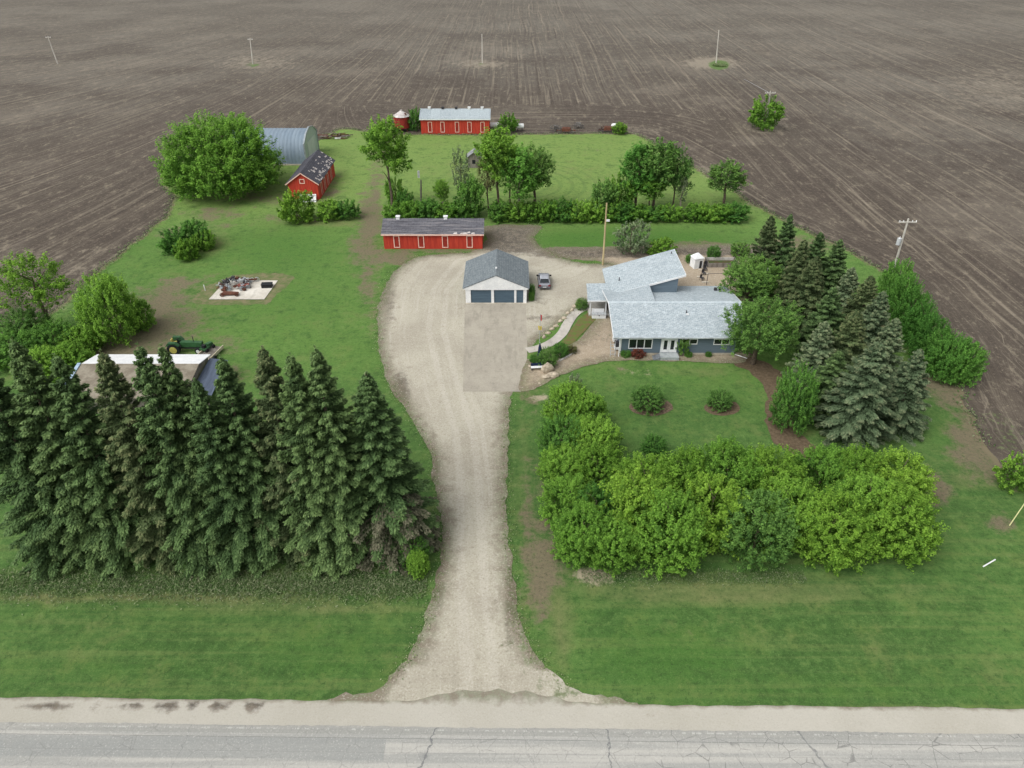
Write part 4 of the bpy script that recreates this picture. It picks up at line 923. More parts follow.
sparse_near = crown_mesh('crown', blobs_tree(4.2, 10, 71, .4, 7), 8500, .24, .45, FY)
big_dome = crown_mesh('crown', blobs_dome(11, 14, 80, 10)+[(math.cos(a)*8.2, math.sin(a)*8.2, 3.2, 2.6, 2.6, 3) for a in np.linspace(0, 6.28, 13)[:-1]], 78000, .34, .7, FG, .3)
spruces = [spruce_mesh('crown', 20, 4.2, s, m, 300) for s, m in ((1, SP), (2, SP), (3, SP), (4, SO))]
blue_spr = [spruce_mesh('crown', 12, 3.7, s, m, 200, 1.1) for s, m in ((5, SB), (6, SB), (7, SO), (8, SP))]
tr_far = [trunk_mesh('trunk', 12, .2, m, 6, 2.6, .35, s) for s, m in ((1, bark), (2, pale_bark))]
tr_near = trunk_mesh('trunk', 9, .28, bark, 6, 2.8, .15, 5)
tr_spr = trunk_mesh('trunk', 20, .3, bark, 0, 0, .5, 6)
stems = trunk_mesh('stems', 4, .08, bark, 5, 1.4, .1, 7)
def inst(me, parent, name, sc):
    o = bpy.data.objects.new(name, me); COL.objects.link(o); o.parent = parent; o.scale = sc; return o
trr = random.Random(11)
def plant(kind, label, cat, X, Y, h, Rr, crown, ch, cR, trunk=None, th=None, tr=1., group=None, rz=None, tn='trunk', cn='crown', z=0):
    t = thing(kind, label, cat, (X, Y, z), trr.uniform(0, 6.28) if rz is None else rz, group)
    inst(crown, t, cn, (Rr/cR, Rr/cR, h/ch))
    if trunk: inst(trunk, t, tn, (tr, tr, h/th))
    return t
def at(apx, apy, base_py):
    Y = G(apx, base_py)[1]; X, h = WZ(apx, apy, Y); return X, Y, h

# --- left windbreak of tall spruces
SL = [(-30, 350, 46, 4.2, 0, 'tall spruce at the far left end of the left windbreak, cut by the frame'),
      (13, 342, 46.5, 4.3, 0, 'second tall spruce from the left in the left windbreak'),
      (55, 356, 46.3, 4.2, 1, 'tall green spruce standing left of the brownish one in the windbreak'),
      (101, 352, 46.4, 4.3, 3, 'brownish olive spruce in front of the white roofed shed'),
      (138, 345, 46.2, 3.9, 2, 'green spruce just right of the brownish one, one of a close pair'),
      (161, 347, 46.9, 3.9, 1, 'green spruce in front of the tractor, right one of a close pair'),
      (195, 380, 45.6, 3.7, 0, 'shorter green spruce between the tractor and the middle of the windbreak'),
      (220, 357, 46.8, 4.0, 2, 'pointed green spruce near the middle of the left windbreak'),
      (262, 348, 47.2, 3.8, 3, 'dark narrow spruce with bare tip, fourth from the driveway'),
      (290, 355, 46.2, 3.9, 1, 'green spruce third from the driveway in the left windbreak'),
      (315, 348, 46.4, 4.3, 2, 'tall full green spruce second from the driveway')]
for x, y, Y, Rr, k, lb in SL:
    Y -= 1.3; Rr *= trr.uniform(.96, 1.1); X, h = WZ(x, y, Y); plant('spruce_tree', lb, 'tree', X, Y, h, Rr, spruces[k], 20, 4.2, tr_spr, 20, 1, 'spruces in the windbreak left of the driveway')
X, h = WZ(366, 374, 46.)
t = plant('spruce_tree', 'spruce beside the driveway with grey dead branches at its foot', 'tree', X, 46., h, 5.0, spruces[0], 20, 4.2, tr_spr, 20, 1, 'spruces in the windbreak left of the driveway', rz=0)
inst(spruce_mesh('dead_branches', h, 5.2, 31, SD, 70, .6, (-2.5, .3), .3), t, 'dead_branches', (1, 1, 1))
# --- right windbreak
SR = [(772, 216, 94.5, 3.2, 2, 'dark spruce at the back left of the right hand grove, above the lawn edge'),
      (791, 215, 94, 3.0, 3, 'second dark spruce from the back left of the right hand grove'),
      (805, 240, 88, 3.2, 2, 'olive spruce behind the upper round tree beside the house'),
      (821, 233, 92, 3.2, 3, 'green spruce at the back middle of the right hand grove'),
      (841, 240, 91, 3.2, 3, 'green spruce at the back right of the right hand grove, near the leaning power pole'),
      (817, 257, 84, 3.4, 2, 'brownish spruce right of the upper round tree beside the house'),
      (853, 268, 83, 3.4, 0, 'bluish spruce in the middle of the right hand grove, behind the taller ones'),
      (834, 288, 77, 3.6, 3, 'green spruce in the left middle of the right hand grove'),
      (872, 276, 80, 3.2, 2, 'olive spruce nearest the leafy green hedge on its left side'),
      (884, 292, 76, 3.4, 1, 'bluish spruce beside the upper half of the leafy green hedge'),
      (858, 312, 70, 3.7, 2, 'olive spruce directly behind the big blue spruce'),
      (897, 319, 70, 3.3, 1, 'bluish spruce behind the front right spruce of the grove'),
      (826, 322, 70, 3.4, 0, 'bluish spruce behind the dense bush by the mulch path'),
      (840, 352, 65, 3.2, 3, 'green spruce between the dense bush and the big blue spruce'),
      (879, 343, 61.5, 4.6, 0, 'big blue spruce at the front of the right hand grove'),
      (921, 350, 62.5, 3.4, 1, 'front right bluish spruce, standing at the edge of bare soil')]
for x, y, Y, Rr, k, lb in SR:
    X, h = WZ(x, y, Y); plant('spruce_tree', lb, 'tree', X, Y, h, Rr, blue_spr[k], 12, 3.7, tr_spr, 20, .8, 'spruces in the grove right of the house')
# --- front hedge of leafy bushes
HC = [(576, 388, 'top'), (594, 397, 0), (570, 420, 0), (603, 424, 0), (572, 450, 0), (605, 452, 0), (578, 478, 0), (604, 486, 0), (592, 508, 0), (622, 518, 0)]
hcl = ['northernmost bush of the hedge beside the driveway, nearest the white boulder', 'second row bush on the lawn side, at the north end of the driveway hedge', 'bush on the driveway side below the north end of the hedge',
       'lawn side bush just above the middle of the driveway hedge', 'driveway side bush at the middle of the hedge', 'lawn side bush at the middle of the driveway hedge', 'driveway side bush just below the middle of the hedge',
       'bush in the hollow where the driveway hedge meets the road hedge', 'lowest driveway side bush of the hedge, near the bare sandy patch', 'leafy bush at the outer corner of the two hedges']
for i, ((x, y, _), lb) in enumerate(zip(HC, hcl)):
    x -= 7; y += 6 if i > 5 else 0
    h = trr.uniform(4.2, 4.9); Y = (CAM_H-h)/math.tan(PITCH+math.atan((y-384)/FPX)); X = WZ(x, y, Y)[0]
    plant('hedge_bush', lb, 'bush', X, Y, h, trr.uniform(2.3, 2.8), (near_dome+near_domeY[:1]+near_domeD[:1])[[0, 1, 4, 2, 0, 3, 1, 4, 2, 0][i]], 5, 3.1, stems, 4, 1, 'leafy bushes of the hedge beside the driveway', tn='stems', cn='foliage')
HR = [(650, 455, 6.0, 'Y'), (690, 449, 6.3, 'Y'), (733, 446, 6.4, 'G'), (778, 448, 6.2, 'Y'), (820, 453, 5.9, 'G'), (860, 452, 6.2, 'Y'), (900, 455, 6.3, 'Y'),
      (640, 487, 5.4, 'Y'), (678, 492, 5.3, 'G'), (718, 494, 5.2, 'Y'), (757, 490, 5.0, 'D'), (796, 497, 5.1, 'G'), (835, 494, 5.2, 'Y'), (872, 492, 5.2, 'G'), (905, 488, 5.2, 'Y')]
od = ['first', 'second', 'third', 'fourth', 'fifth', 'sixth', 'seventh', 'eighth', 'ninth', 'tenth', 'eleventh', 'twelfth', 'thirteenth', 'fourteenth', 'fifteenth', 'sixteenth', 'seventeenth', 'eighteenth', 'nineteenth', 'twentieth', 'twenty-first', 'twenty-second', 'twenty-third', 'twenty-fourth']
for i, (x, y, h, k) in enumerate(HR):
    y += (5+trr.uniform(-4, 4) if i < 7 else 5+(-10, 5, -14, 7, -12, 4, -13, 3)[i-7]); h += -.5 if i < 7 else .8; x += (x-780)*.02+3+trr.uniform(-6, 6); h += trr.uniform(-.5, .5)
    Y = (CAM_H-h)/math.tan(PITCH+math.atan((y-384)/FPX)); X = WZ(x, y, Y)[0]
    lb = (f'{od[i]} bush from the left in the back row of the road hedge, facing the lawn' if i < 7 else f'{od[i-7]} bush from the left in the front row of the road hedge, facing the road')
    plant('hedge_bush', lb, 'bush', X, Y, h, trr.uniform(2.9, 3.4), {'Y': near_domeY, 'G': near_dome, 'D': near_domeD[1:]}[k][i % (1 if k == 'D' else 3)], 5, 3.1, stems, 4, 1.2, 'leafy bushes of the hedge facing the road', tn='stems', cn='foliage')
# --- narrow green hedge on the field side
for i, (x, y, h) in enumerate([(903, 262, 6.5), (911, 276, 6.4), (919, 290, 6.3), (928, 304, 6.0), (937, 318, 5.7), (947, 331, 5.5), (958, 339, 5.6), (971, 343, 5.3)]):
    Y = (CAM_H-h)/math.tan(PITCH+math.atan((y-384)/FPX)); X = WZ(x, y, Y)[0]
    plant('hedge_bush', f'{od[i]} bright green bush from the leaning power pole in the field side hedge', 'bush', X, Y, h, trr.uniform(2.1, 2.5), near_domeE[i % 2], 5, 3.1, stems, 4, 1, 'bright green bushes of the hedge along the field', tn='stems', cn='foliage')
# --- trees by the house
def pt(kind, label, cat, apx, apy, bpy_, Rr, crown, ch, cR, trunk=None, th=None, tr=1., group=None, tn='trunk', cn='crown'):
    X, Y, h = at(apx, apy, bpy_); return plant(kind, label, cat, X, Y, h, Rr, crown, ch, cR, trunk, th, tr, group, tn=tn, cn=cn)
pt('leafy_tree', 'round leafy tree overhanging the right end of the house roof', 'tree', 766, 303, 364, 4.3, near_tree[0], 9, 4.2, tr_near, 9)
pt('leafy_tree', 'round leafy tree behind the rear corner of the house', 'tree', 755, 260, 308, 4.2, near_tree[1], 9, 4.2, tr_near, 9)
pt('dense_bush', 'tall dense dark green bush beside the mulch path', 'bush', 803, 368, 428, 2.2, near_domeD[0], 5, 3.1, stems, 4, 1, tn='stems', cn='foliage')
pt('ornamental_tree', 'low spreading tree in the larger round mulch bed on the lawn', 'tree', 649, 389, 407, 1.9, near_domeD[1], 5, 3.1, stems, 4, .8, tn='trunk')
pt('ornamental_tree', 'small bushy tree in the smaller round mulch bed, nearer the mulch path', 'tree', 722, 392, 407, 1.45, near_domeD[1], 5, 3.1, stems, 4, .7, tn='trunk')
pt('small_tree', 'slim young tree growing in front of the house wall by the glazed doors', 'tree', 684, 336, 354, 1.0, far_dome['M'][0], 4.5, 3, stems, 4, .6)
for (x, y, b, r, k, lb) in [(626, 350, 356, .72, 'D', 'round green shrub below the triple window, left one'), (638.5, 350, 357, .85, 'R', 'round dark red shrub below the triple window'), (689, 352, 356.5, .5, 'D', 'small low shrub right of the slim young tree by the house'),
                            (709, 352, 356.5, .42, 'D', 'small shrub below the right window of the house wall'), (548, 349, 366, 1.25, 'M', 'full green shrub beside the closed blue parasol'), (561, 344, 356, 1.05, 'D', 'dark green shrub at the bend of the garden path'),
                            (572, 346, 353, .7, 'B', 'brownish low shrub beside the flower bed'), (536, 355, 362, .8, 'D', 'low green shrub where the garden path meets the driveway'), (582, 299, 309, .95, 'M', 'shrub at the porch end of the garden path'),
                            (532, 284, 296, .5, 'D', 'small dark shrub against the garage side wall, rear one'), (531.5, 292, 301, .45, 'D', 'small dark shrub against the garage side wall, front one'), (575, 377, 396, 1.2, 'W', 'sparse grey green juniper at the lawn corner near the hedge'),
                            (655, 438, 452, 1.3, 'D', 'blue green bush poking up behind the road hedge'), (417, 553, 574, .95, 'Y', 'small bright yellow green bush beside the driveway edge'), (412, 540, 562, 1.3, 'D', 'dark bush between the last spruce and the driveway'),
                            (1026, 458, 486, 1.7, 'G', 'green bush cut by the right edge of the frame'), (663, 240, 256, 2.3, 'Y', 'low yellow green bush behind the house wing'), (715, 246, 259, 1.1, 'D', 'small dark bush behind the raised garden bed'),
                            (692, 255, 262, 1.0, 'D', 'low dark shrub left of the white garden shelter'), (742, 244, 258, 1.6, 'M', 'pale bush at the end of the dirt strip, beside the spruces')]:
    pt('shrub', lb, 'shrub', x, y, b, r, far_dome[k][int(x) % 2] if r > 1.4 or k in 'WRB' else (near_domeD[0] if k == 'D' else near_dome[0] if k in 'YG' else near_domeD[1]), 4.5 if (r > 1.4 or k in 'WRB') else 5, 3 if (r > 1.4 or k in 'WRB') else 3.1, stems, 4, .5, tn='stems', cn='foliage')
pt('willow_bush', 'sparse grey willow bush standing on the lawn behind the farmhouse', 'bush', 633, 222, 252, 2.9, far_dome['W'][0], 4.5, 3, stems, 4, 1.6, tn='stems', cn='foliage')
# --- trees around the yard
X, Y, h = at(211, 123, 190); tr_big = trunk_mesh('trunk', 12, .6, bark, 9, 6, .1, 9)
plant('leafy_tree', 'huge round green tree left of the arched shed', 'tree', X, Y, h, 10.6, big_dome, 13.4, 10.6, tr_big, 12)
for (x, y, b, r, k, v, lb) in [(384, 123, 211, 3.9, 'G', 0, 'tall tree with a leaning bare lower trunk beside the dirt track'), (441, 182, 217, 1.5, 'G', 1, 'slim small tree with pale trunk just behind the near red shed'),
                               (460, 150, 214, 1.9, 'W', 0, 'sparse grey green tree left of the small grey shed'), (487, 160, 216, 2.1, 'B', 0, 'thin brownish tree in front of the small grey shed'),
                               (497, 134, 216, 3.9, 'G', 1, 'tall green tree at the left of the middle clump, right of the small grey shed'), (519, 150, 217, 3.8, 'Y', 0, 'bright green tree with pale trunk in the middle clump'),
                               (535, 149, 209, 3.4, 'D', 1, 'darker green tree at the right of the middle clump'), (510, 146, 205, 2.6, 'B', 1, 'brown tinged tree top at the back of the middle clump'),
                               (641, 148, 212, 3.4, 'Y', 0, 'bright tree at the left of the right hand clump on the back lawn'), (660, 143, 211, 3.9, 'D', 0, 'tallest tree of the right hand clump on the back lawn'),
                               (680, 150, 210, 2.7, 'D', 1, 'darker tree at the right of the right hand clump'), (684, 178, 213, 1.2, 'W', 1, 'thin sapling with pale trunk below the right hand clump'),
                               (652, 178, 214, 3.0, 'G', 1, 'low leafy tree filling the foot of the right hand clump'), (730, 163, 206, 3.5, 'D', 0, 'lone spreading tree near the right corner of the back lawn')]:
    pt('leafy_tree', lb, 'tree', x, y, b, r, far_tree[k][v], 12, 3.4, tr_far[1 if 'pale' in lb else 0], 12, 1.2 if r > 3 else .7, 'trees on the back lawn')
for (x, y, b, r, k, lb) in [(470, 181, 217, 2.7, 'D', 'dense dark tall bush between the slim tree and the middle clump'), (394, 178, 206, 1.7, 'G', 'leafy undergrowth on the leaning trunk beside the dirt track, upper part'), (404, 192, 214, 1.7, 'D', 'low bush beside the dirt track above the near red shed'),
                            (604, 183, 217, 2.6, 'M', 'rounded grey green bush left of the right hand clump'), (622, 176, 214, 2.4, 'G', 'bright bush at the left foot of the right hand clump'), (508, 114, 132, 2.4, 'G', 'round bush right of the farthest red shed'), (415, 109, 131, 1.9, 'D', 'bush squeezed between the grain bin and the farthest red shed'),
                            (620, 123, 134, 1.8, 'Y', 'yellow green bush beside the right hand rusty machine'), (768, 98, 128, 4.0, 'G', 'lone round tree like bush standing in the tilled field'), (293, 192, 221, 3.1, 'Y', 'rounded cone shaped bush below the red granary'),
                            (327, 201, 219, 2.3, 'G', 'left half bush of the pair right of the cone shaped bush'), (345, 201, 218, 2.3, 'D', 'right half bush of the pair right of the cone shaped bush'), (193, 222, 246, 2.5, 'D', 'back bush of the clump with a red bar beside it'),
                            (173, 229, 252, 2.5, 'D', 'left bush of the clump on the left lawn'), (183, 240, 259, 1.9, 'Y', 'front yellow green bush of the clump on the left lawn'), (202, 231, 249, 1.7, 'G', 'right bush of the clump on the left lawn, by the red bar'),
                            (133, 302, 328, 2.1, 'G', 'round bush right of the tall tree near the left field edge'), (18, 312, 340, 3.2, 'M', 'grey green bush at the left frame edge behind the spruces'), (48, 325, 352, 3.0, 'D', 'bush behind the second spruce, left of the tall tree'),
                            (76, 330, 352, 2.6, 'G', 'bush at the foot of the tall tree, left of the white roofed shed'), (5, 336, 362, 3.2, 'D', 'dark bush at the left frame edge, nearest the windbreak'), (62, 348, 372, 2.8, 'G', 'low bush beside the gable of the white roofed shed'), (36, 352, 380, 3.0, 'G', 'low bush behind the windbreak, left of the white roofed shed')]:
    pt('bush', lb, 'bush', x, y, b, r, far_dome[k][int(x) % 2] if b < 300 else {'G': near_dome[1], 'D': near_domeD[0], 'M': near_domeD[1], 'Y': near_domeY[0]}[k], 4.5 if b < 300 else 5, 3 if b < 300 else 3.1, stems, 4, 1, tn='stems', cn='foliage')
pt('leafy_tree', 'tall full green tree near the left field edge', 'tree', 96, 278, 340, 3.5, near_dome[0], 5, 3.1, tr_near, 9)
pt('leafy_tree', 'sparse spreading tree at the left frame edge with bare limbs showing', 'tree', 25, 262, 332, 4.6, sparse_near, 10, 4.2, tr_near, 9, 1)
# hedgerow across the back lawn
hx = [396, 411, 427, 444, 461, 500, 516, 532, 548, 563, 579, 594, 608, 624, 640, 656, 672, 697, 710, 723, 737]
for i, x in enumerate(hx):
    y = 202.5+trr.uniform(-2, 2)+(3 if x > 615 else 0); k = 'GGDGDDGGGDGGGDGDGGGGD'[i]
    where = 'behind the near red shed' if x < 480 else ('along the back lawn' if x < 690 else 'at the right end near the spruces')
    pt('hedge_bush', f'{od[i]} bush from the left in the low hedgerow {where}', 'bush', x, y, 220, trr.uniform(2.2, 2.6), far_dome[k][i % 2], 4.5, 3, None, None, 1, 'bushes of the low hedgerow across the back lawn', cn='foliage')

# ------------------------------------------------------------ power poles
def pole(label, base, top, arm=0., m=pole_wood, r=.14, can=False, ins=False, group=None, name='power_pole', nail=0):
    g = G(*base); Xt, h = WZ(top[0], top[1], g.y); t = thing(name, label, 'pole', (g.x, g.y, 0), 0, group)
    d = Xt-g.x; MB().tube([(0, 0, -.2), (d*.5, 0, h*.5), (d, 0, h)], [r*1.15, r, r*.8], 10).build('shaft', m, t)
    if arm:
        a = MB().box(d-arm, d+arm, -.16, -.02, h-.55, h-.38).build('crossarm', m, t)
        for u in (-arm+.1, -arm*.5, arm*.5, arm-.1): MB().tube([(d+u, -.09, h-.38), (d+u, -.09, h-.2)], [.06, .05], 6).build('insulator', white_paint, a)
    if can:
        c = MB().tube([(d*.72-.42, -.0, h*.66), (d*.72-.42, 0, h*.66+.95)], .3, 12).build('transformer', mat('transformer_grey', (196, 200, 200), (178, 182, 184), 2, .5), t)
        MB().tube([(d*.72-.42, 0, h*.66+.95), (d*.72-.42, 0, h*.66+1.2)], [.08, .04], 6).build('bushing', white_paint, c)
        MB().box(d*.72-.2, d*.72-.05, -.08, .08, h*.66+.3, h*.66+.6).build('bracket', dark_steel, c)
    return t, (Vector((g.x, g.y, 0)), Vector((Xt, g.y, h)))
fp = 'lone poles standing in the tilled field'
pole('leftmost of the pale poles standing in the tilled field', (57.8, 63.7), (47.7, 36), .9, grey_pole, .19, group=fp)
pole('pale pole in the field above the arched shed, ringed by light soil', (253, 64), (250, 38), .9, grey_pole, .19, group=fp)
pole('pale pole in the field straight above the farthest red shed', (482.5, 63), (482, 34), 0, grey_pole, .19, group=fp)
pole('grey pole in the field rising from a small patch of green weeds', (716, 64), (719, 30), 0, grey_pole, .19, group=fp)
_, (b_, t_) = pole('pole with crossarm standing in the lone round bush in the field', (766, 126), (770.5, 91), 1.3, grey_pole, .19, group=fp)
g_ = G(744, 79); gw = MB(off=(-g_.x, -g_.y, 0)).tube([(g_.x, g_.y, 0), tuple(t_-Vector((0, 0, .5)))], .04, 5).build('guy_wire', pale_steel); gw.location = (g_.x, g_.y, 0)
tag(gw, 'thin guy wire slanting from the pole in the lone bush to the field', 'wire')
pole('tall leaning pole with crossarm and grey transformer beside the green hedge', (887, 292), (908.5, 218.7), 1.25, grey_pole, .15, can=True)
t, _ = pole('plain tan pole standing in the dirt behind the left end of the farmhouse', (602.8, 265.2), (606.8, 203), 0, mat('tan_pole_wood', (196, 180, 140), (164, 148, 112), 1., .9, stretch=(3, 3, .4)), .14)
MB().box(.0, .5, -.25, -.1, 7.3, 7.6).build('lamp_bracket', white_paint, t)
t, _ = pole('short grey dead trunk with a white bird box on top, on the lawn', (421, 207), (421, 180), 0, wood_grey, .16, name='dead_trunk')
MB().box(-.18, .18, -.2, .2, 5.6, 6.8).build('bird_box', white_paint, t)
MB().tube([(0, 0, 3.2), (.35, -.1, 3.4), (.4, -.1, 3.9)], [.1, .07, .04], 6).build('limb', wood_grey, t)
pole('thin grey mast standing behind the rear round tree by the house', (757, 312), (768, 268), 0, pale_steel, .07, name='antenna_mast')
# guy marker and a loose pipe at the right
g1 = G(1009, 526); m1 = MB().tube([(0, 0, -.1), (1.6, 1.3, 1.9), (2.6, 2.1, 3.1)], .045, 8).build('guy_marker', mat('pale_yellow_plastic', (206, 204, 150), (186, 182, 130), 2, .6)); m1.location = g1
tag(m1, 'slanting pale yellow guy marker rising from bare soil at the right edge', 'marker')
a, b = G(983, 567), G(995, 560); c = (a+b)/2; m2 = MB().tube([(a.x-c.x, a.y-c.y, .06), (b.x-c.x, b.y-c.y, .06)], .06, 10).build('white_pipe', white_paint); m2.location = (c.x, c.y, 0)
tag(m2, 'white pipe lying on the mown grass at the right', 'pipe')

# ------------------------------------------------------------ things by the house
g = G(539.5, 364); t = thing('patio_umbrella', 'closed dark blue parasol standing among the shrubs by the path', 'umbrella', g)
MB().tube([(0, 0, 0), (0, 0, 3.1)], .04, 8).build('pole', pale_steel, t)
MB().tube([(0, 0, .9), (0, 0, 1.2), (0, 0, 2.4), (0, 0, 3.0)], [.26, .3, .2, .04], 10).build('canopy', mat('navy_cloth', (28, 44, 78), (22, 34, 62), 3., .9), t)
g = G(537, 370); t = thing('garden_bench', 'low bench with white seat and dark frame beside the white boulders', 'bench', g, .1)
MB().box(-.75, .75, -.22, .22, .42, .48).build('seat', white_paint, t); MB().box(-.75, .75, .2, .26, .5, .85).build('backrest', mat('navy_cloth', (28, 44, 78)), t)
for sx_ in (-.65, .65): MB().box(sx_-.05, sx_+.05, -.2, .24, 0, .42).build('leg', dark_steel, t)
rocks = [(547, 372, .75, .55, .8, 'tall pale boulder at the lawn corner beside the bench'), (553, 376, .7, .5, .35, 'low flat pale boulder right of the tall one'), (546, 378, .5, .4, .3, 'low pale boulder at the lawn edge below the tall one'),
         (530, 367, .2, .18, .16, 'small white stone left of the bench'), (539.5, 384, .18, .16, .12, 'small white stone on the gravel at the lawn corner')]
for i, (x, y, rx, ry, rz_, lb) in enumerate(rocks):
    g = G(x, y); o = MB().blob((0, 0, rz_*.55), (rx, ry, rz_), i, n=12).build('boulder', rock_m, smooth=False); o.location = g; tag(o, lb, 'rock', 'boulders at the lawn corner')
for i, (x, y) in enumerate([(544, 338), (548, 334), (552, 330), (556, 327), (560.5, 322), (564, 319), (568, 314), (572, 311), (575, 307), (578, 304)]):
    g = G(x, y); o = MB().blob((0, 0, .14), (trr.uniform(.25, .42), trr.uniform(.2, .3), .24), 20+i, n=9).build('edging_stone', rock_m); o.location = g
    tag(o, f'{od[i]} pale edging stone from the driveway end of the small grass wedge', 'rock', 'edging stones along the grass wedge')
# driveway marker flags
g = G(539.5, 343); t = thing('garden_flag', 'thin pole carrying a red flag above a yellow one beside the path', 'flag', g)
MB().tube([(0, 0, 0), (.02, 0, 4.3)], .03, 8).build('pole', pale_steel, t)
MB().add([(.02, .0, 4.2), (.24, .05, 4.05), (.2, .02, 3.2), (.02, 0, 3.4), (.02, .04, 4.2), (.24, .09, 4.05), (.2, .06, 3.2), (.02, .04, 3.4)], [(0, 1, 2, 3), (7, 6, 5, 4), (0, 4, 5, 1), (1, 5, 6, 2), (2, 6, 7, 3), (3, 7, 4, 0)]).build('red_flag', mat('red_cloth', (206, 70, 74), (190, 60, 66), 2), t)
MB().add([(-.22, .0, 2.55), (.24, .05, 2.45), (.2, .02, 1.9), (-.16, 0, 1.95), (-.22, .04, 2.55), (.24, .09, 2.45), (.2, .06, 1.9), (-.16, .04, 1.95)], [(0, 1, 2, 3), (7, 6, 5, 4), (0, 4, 5, 1), (1, 5, 6, 2), (2, 6, 7, 3), (3, 7, 4, 0)]).build('yellow_flag', mat('yellow_cloth', (222, 200, 80), (206, 182, 66), 2), t)
a, b = G(559, 362), G(575, 353); c = (a+b)/2; o = MB().tube([(a.x-c.x, a.y-c.y, .14), (b.x-c.x, b.y-c.y, .14)], .14, 6).build('landscape_beam', mat('pale_timber', (206, 202, 196), (170, 166, 160), 1.5)); o.location = (c.x, c.y, 0)
tag(o, 'pale timber beam lying on gravel below the path shrubs', 'beam')
g = G(597, 318.5); t = thing('chest', 'long white chest in front of the porch railing', 'chest', (g.x+.25, g.y+.15, 0)); MB().box(-.95, .95, -.3, .3, .0, .62).build('body', white_paint, t); MB().box(-1, 1, -.34, .34, .622, .7).build('lid', pale_steel, t)
MB().box(-.06, .06, -.33, -.301, .45, .6).build('latch', black_m, t)
g = G(612.5, 352); t = thing('wall_ladder', 'pale metal trestle leaning by the left corner of the farmhouse', 'trestle', (12.7, 77.6, .05))
for sx_ in (-.3, .3): MB().tube([(sx_, -.3, 0), (sx_, .3, 1.9)], .04, 6).build('rail', pale_steel, t)
for z in (.3, .7, 1.1, 1.5): MB().tube([(-.3, -.3+z*.316, z), (.3, -.3+z*.316, z)], .03, 6).build('rung', pale_steel, t)
# right end downpipe lying on the ground
a, b = G(735, 355), G(747, 359); c = (a+b)/2; o = MB().tube([(a.x-c.x, a.y-c.y, .1), (b.x-c.x, b.y-c.y, .07)], .06, 8).build('drain_pipe', white_paint); o.location = (c.x, c.y, 0); tag(o, 'white drain pipe lying at the right front corner of the farmhouse', 'pipe')
# back yard: white shelter, garden bed fence, clothes line posts, pavers
g = G(696, 267); t = thing('garden_shelter', 'small white shelter with peaked top behind the farmhouse', 'shelter', g, .3)
MB().box(-.75, .75, -.7, .7, 0, 1.7).build('body', white_paint, t); MB().hexa([(-.85, -.8, 1.7), (.85, -.8, 1.7), (.85, .8, 1.7), (-.85, .8, 1.7)], [(-.15, -.15, 2.35), (.15, -.15, 2.35), (.15, .15, 2.35), (-.15, .15, 2.35)]).build('roof', white_paint, t); MB().box(.1, .5, -.74, -.702, .1, 1.3).build('opening', dark_steel, t)
x0g, x1g = G(705, 262)[0], G(733, 262)[0]; yg0, yg1 = G(720, 267.5)[1], G(720, 262)[1]
t = thing('raised_bed', 'raised garden bed framed by pale timber rails behind the farmhouse', 'garden bed', ((x0g+x1g)/2, (yg0+yg1)/2, 0)); w2 = (x1g-x0g)/2; d2 = (yg1-yg0)/2
MB().box(-w2, w2, -d2, d2, 0, .3).build('soil', mat('bed_soil', (88, 70, 54), (70, 84, 46), 1.5, .95, bump=.4), t)
for s_ in (-1, 1): MB().box(-w2-.1, w2+.1, s_*(d2+.06)-.05, s_*(d2+.06)+.05, 0, .75).build('rail', wood_grey if s_ < 0 else mat('pale_timber', (206, 202, 196)), t)
for s_ in (-1, 1): MB().box(s_*(w2+.05)-.05, s_*(w2+.05)+.05, -d2, d2, 0, .9).build('end_board', wood_grey, t)
for i, (x, y) in enumerate([(705.5, 267), (705, 271), (703.5, 275), (701.8, 280.5)]):
    g = G(x, y); t = thing('garden_chair', f'{od[i]} dark folding chair from the raised bed in the line behind the farmhouse', 'chair', g, .2*i, 'dark chairs lined up behind the farmhouse')
    MB().box(-.25, .25, -.25, .25, .4, .45).build('seat', dark_steel, t); MB().box(-.25, .25, .22, .27, .45, .95).build('backrest', dark_steel, t)
    for a_ in (-.22, .22):
        for b_ in (-.22, .22): MB().box(a_-.02, a_+.02, b_-.02, b_+.02, 0, .4).build('leg', dark_steel, t)
for i, (x, y) in enumerate([(707, 266.6), (701.5, 270.5), (706, 274.5), (700, 277.5), (705, 283)]):
    g = G(x, y); o = MB().box(-.5, .5, -.16, .16, 0, .14).build('paving_stone', white_paint if i == 0 else found_m); o.location = (g.x, g.y, .05); tag(o, f'{od[i]} pale stepping stone from the raised bed behind the farmhouse', 'paver', 'stepping stones behind the farmhouse')
g = G(717, 285); t = thing('pipe_rack', 'thin metal frame behind the right rear roof of the farmhouse', 'frame', g)
for sx_ in (-1.6, 1.5): MB().tube([(sx_, 0, 0), (sx_, 0, 1.9)], .04, 6).build('post', dark_steel, t)
MB().tube([(-1.6, 0, 1.9), (1.5, 0, 1.9)], .035, 6).build('rail', dark_steel, t)

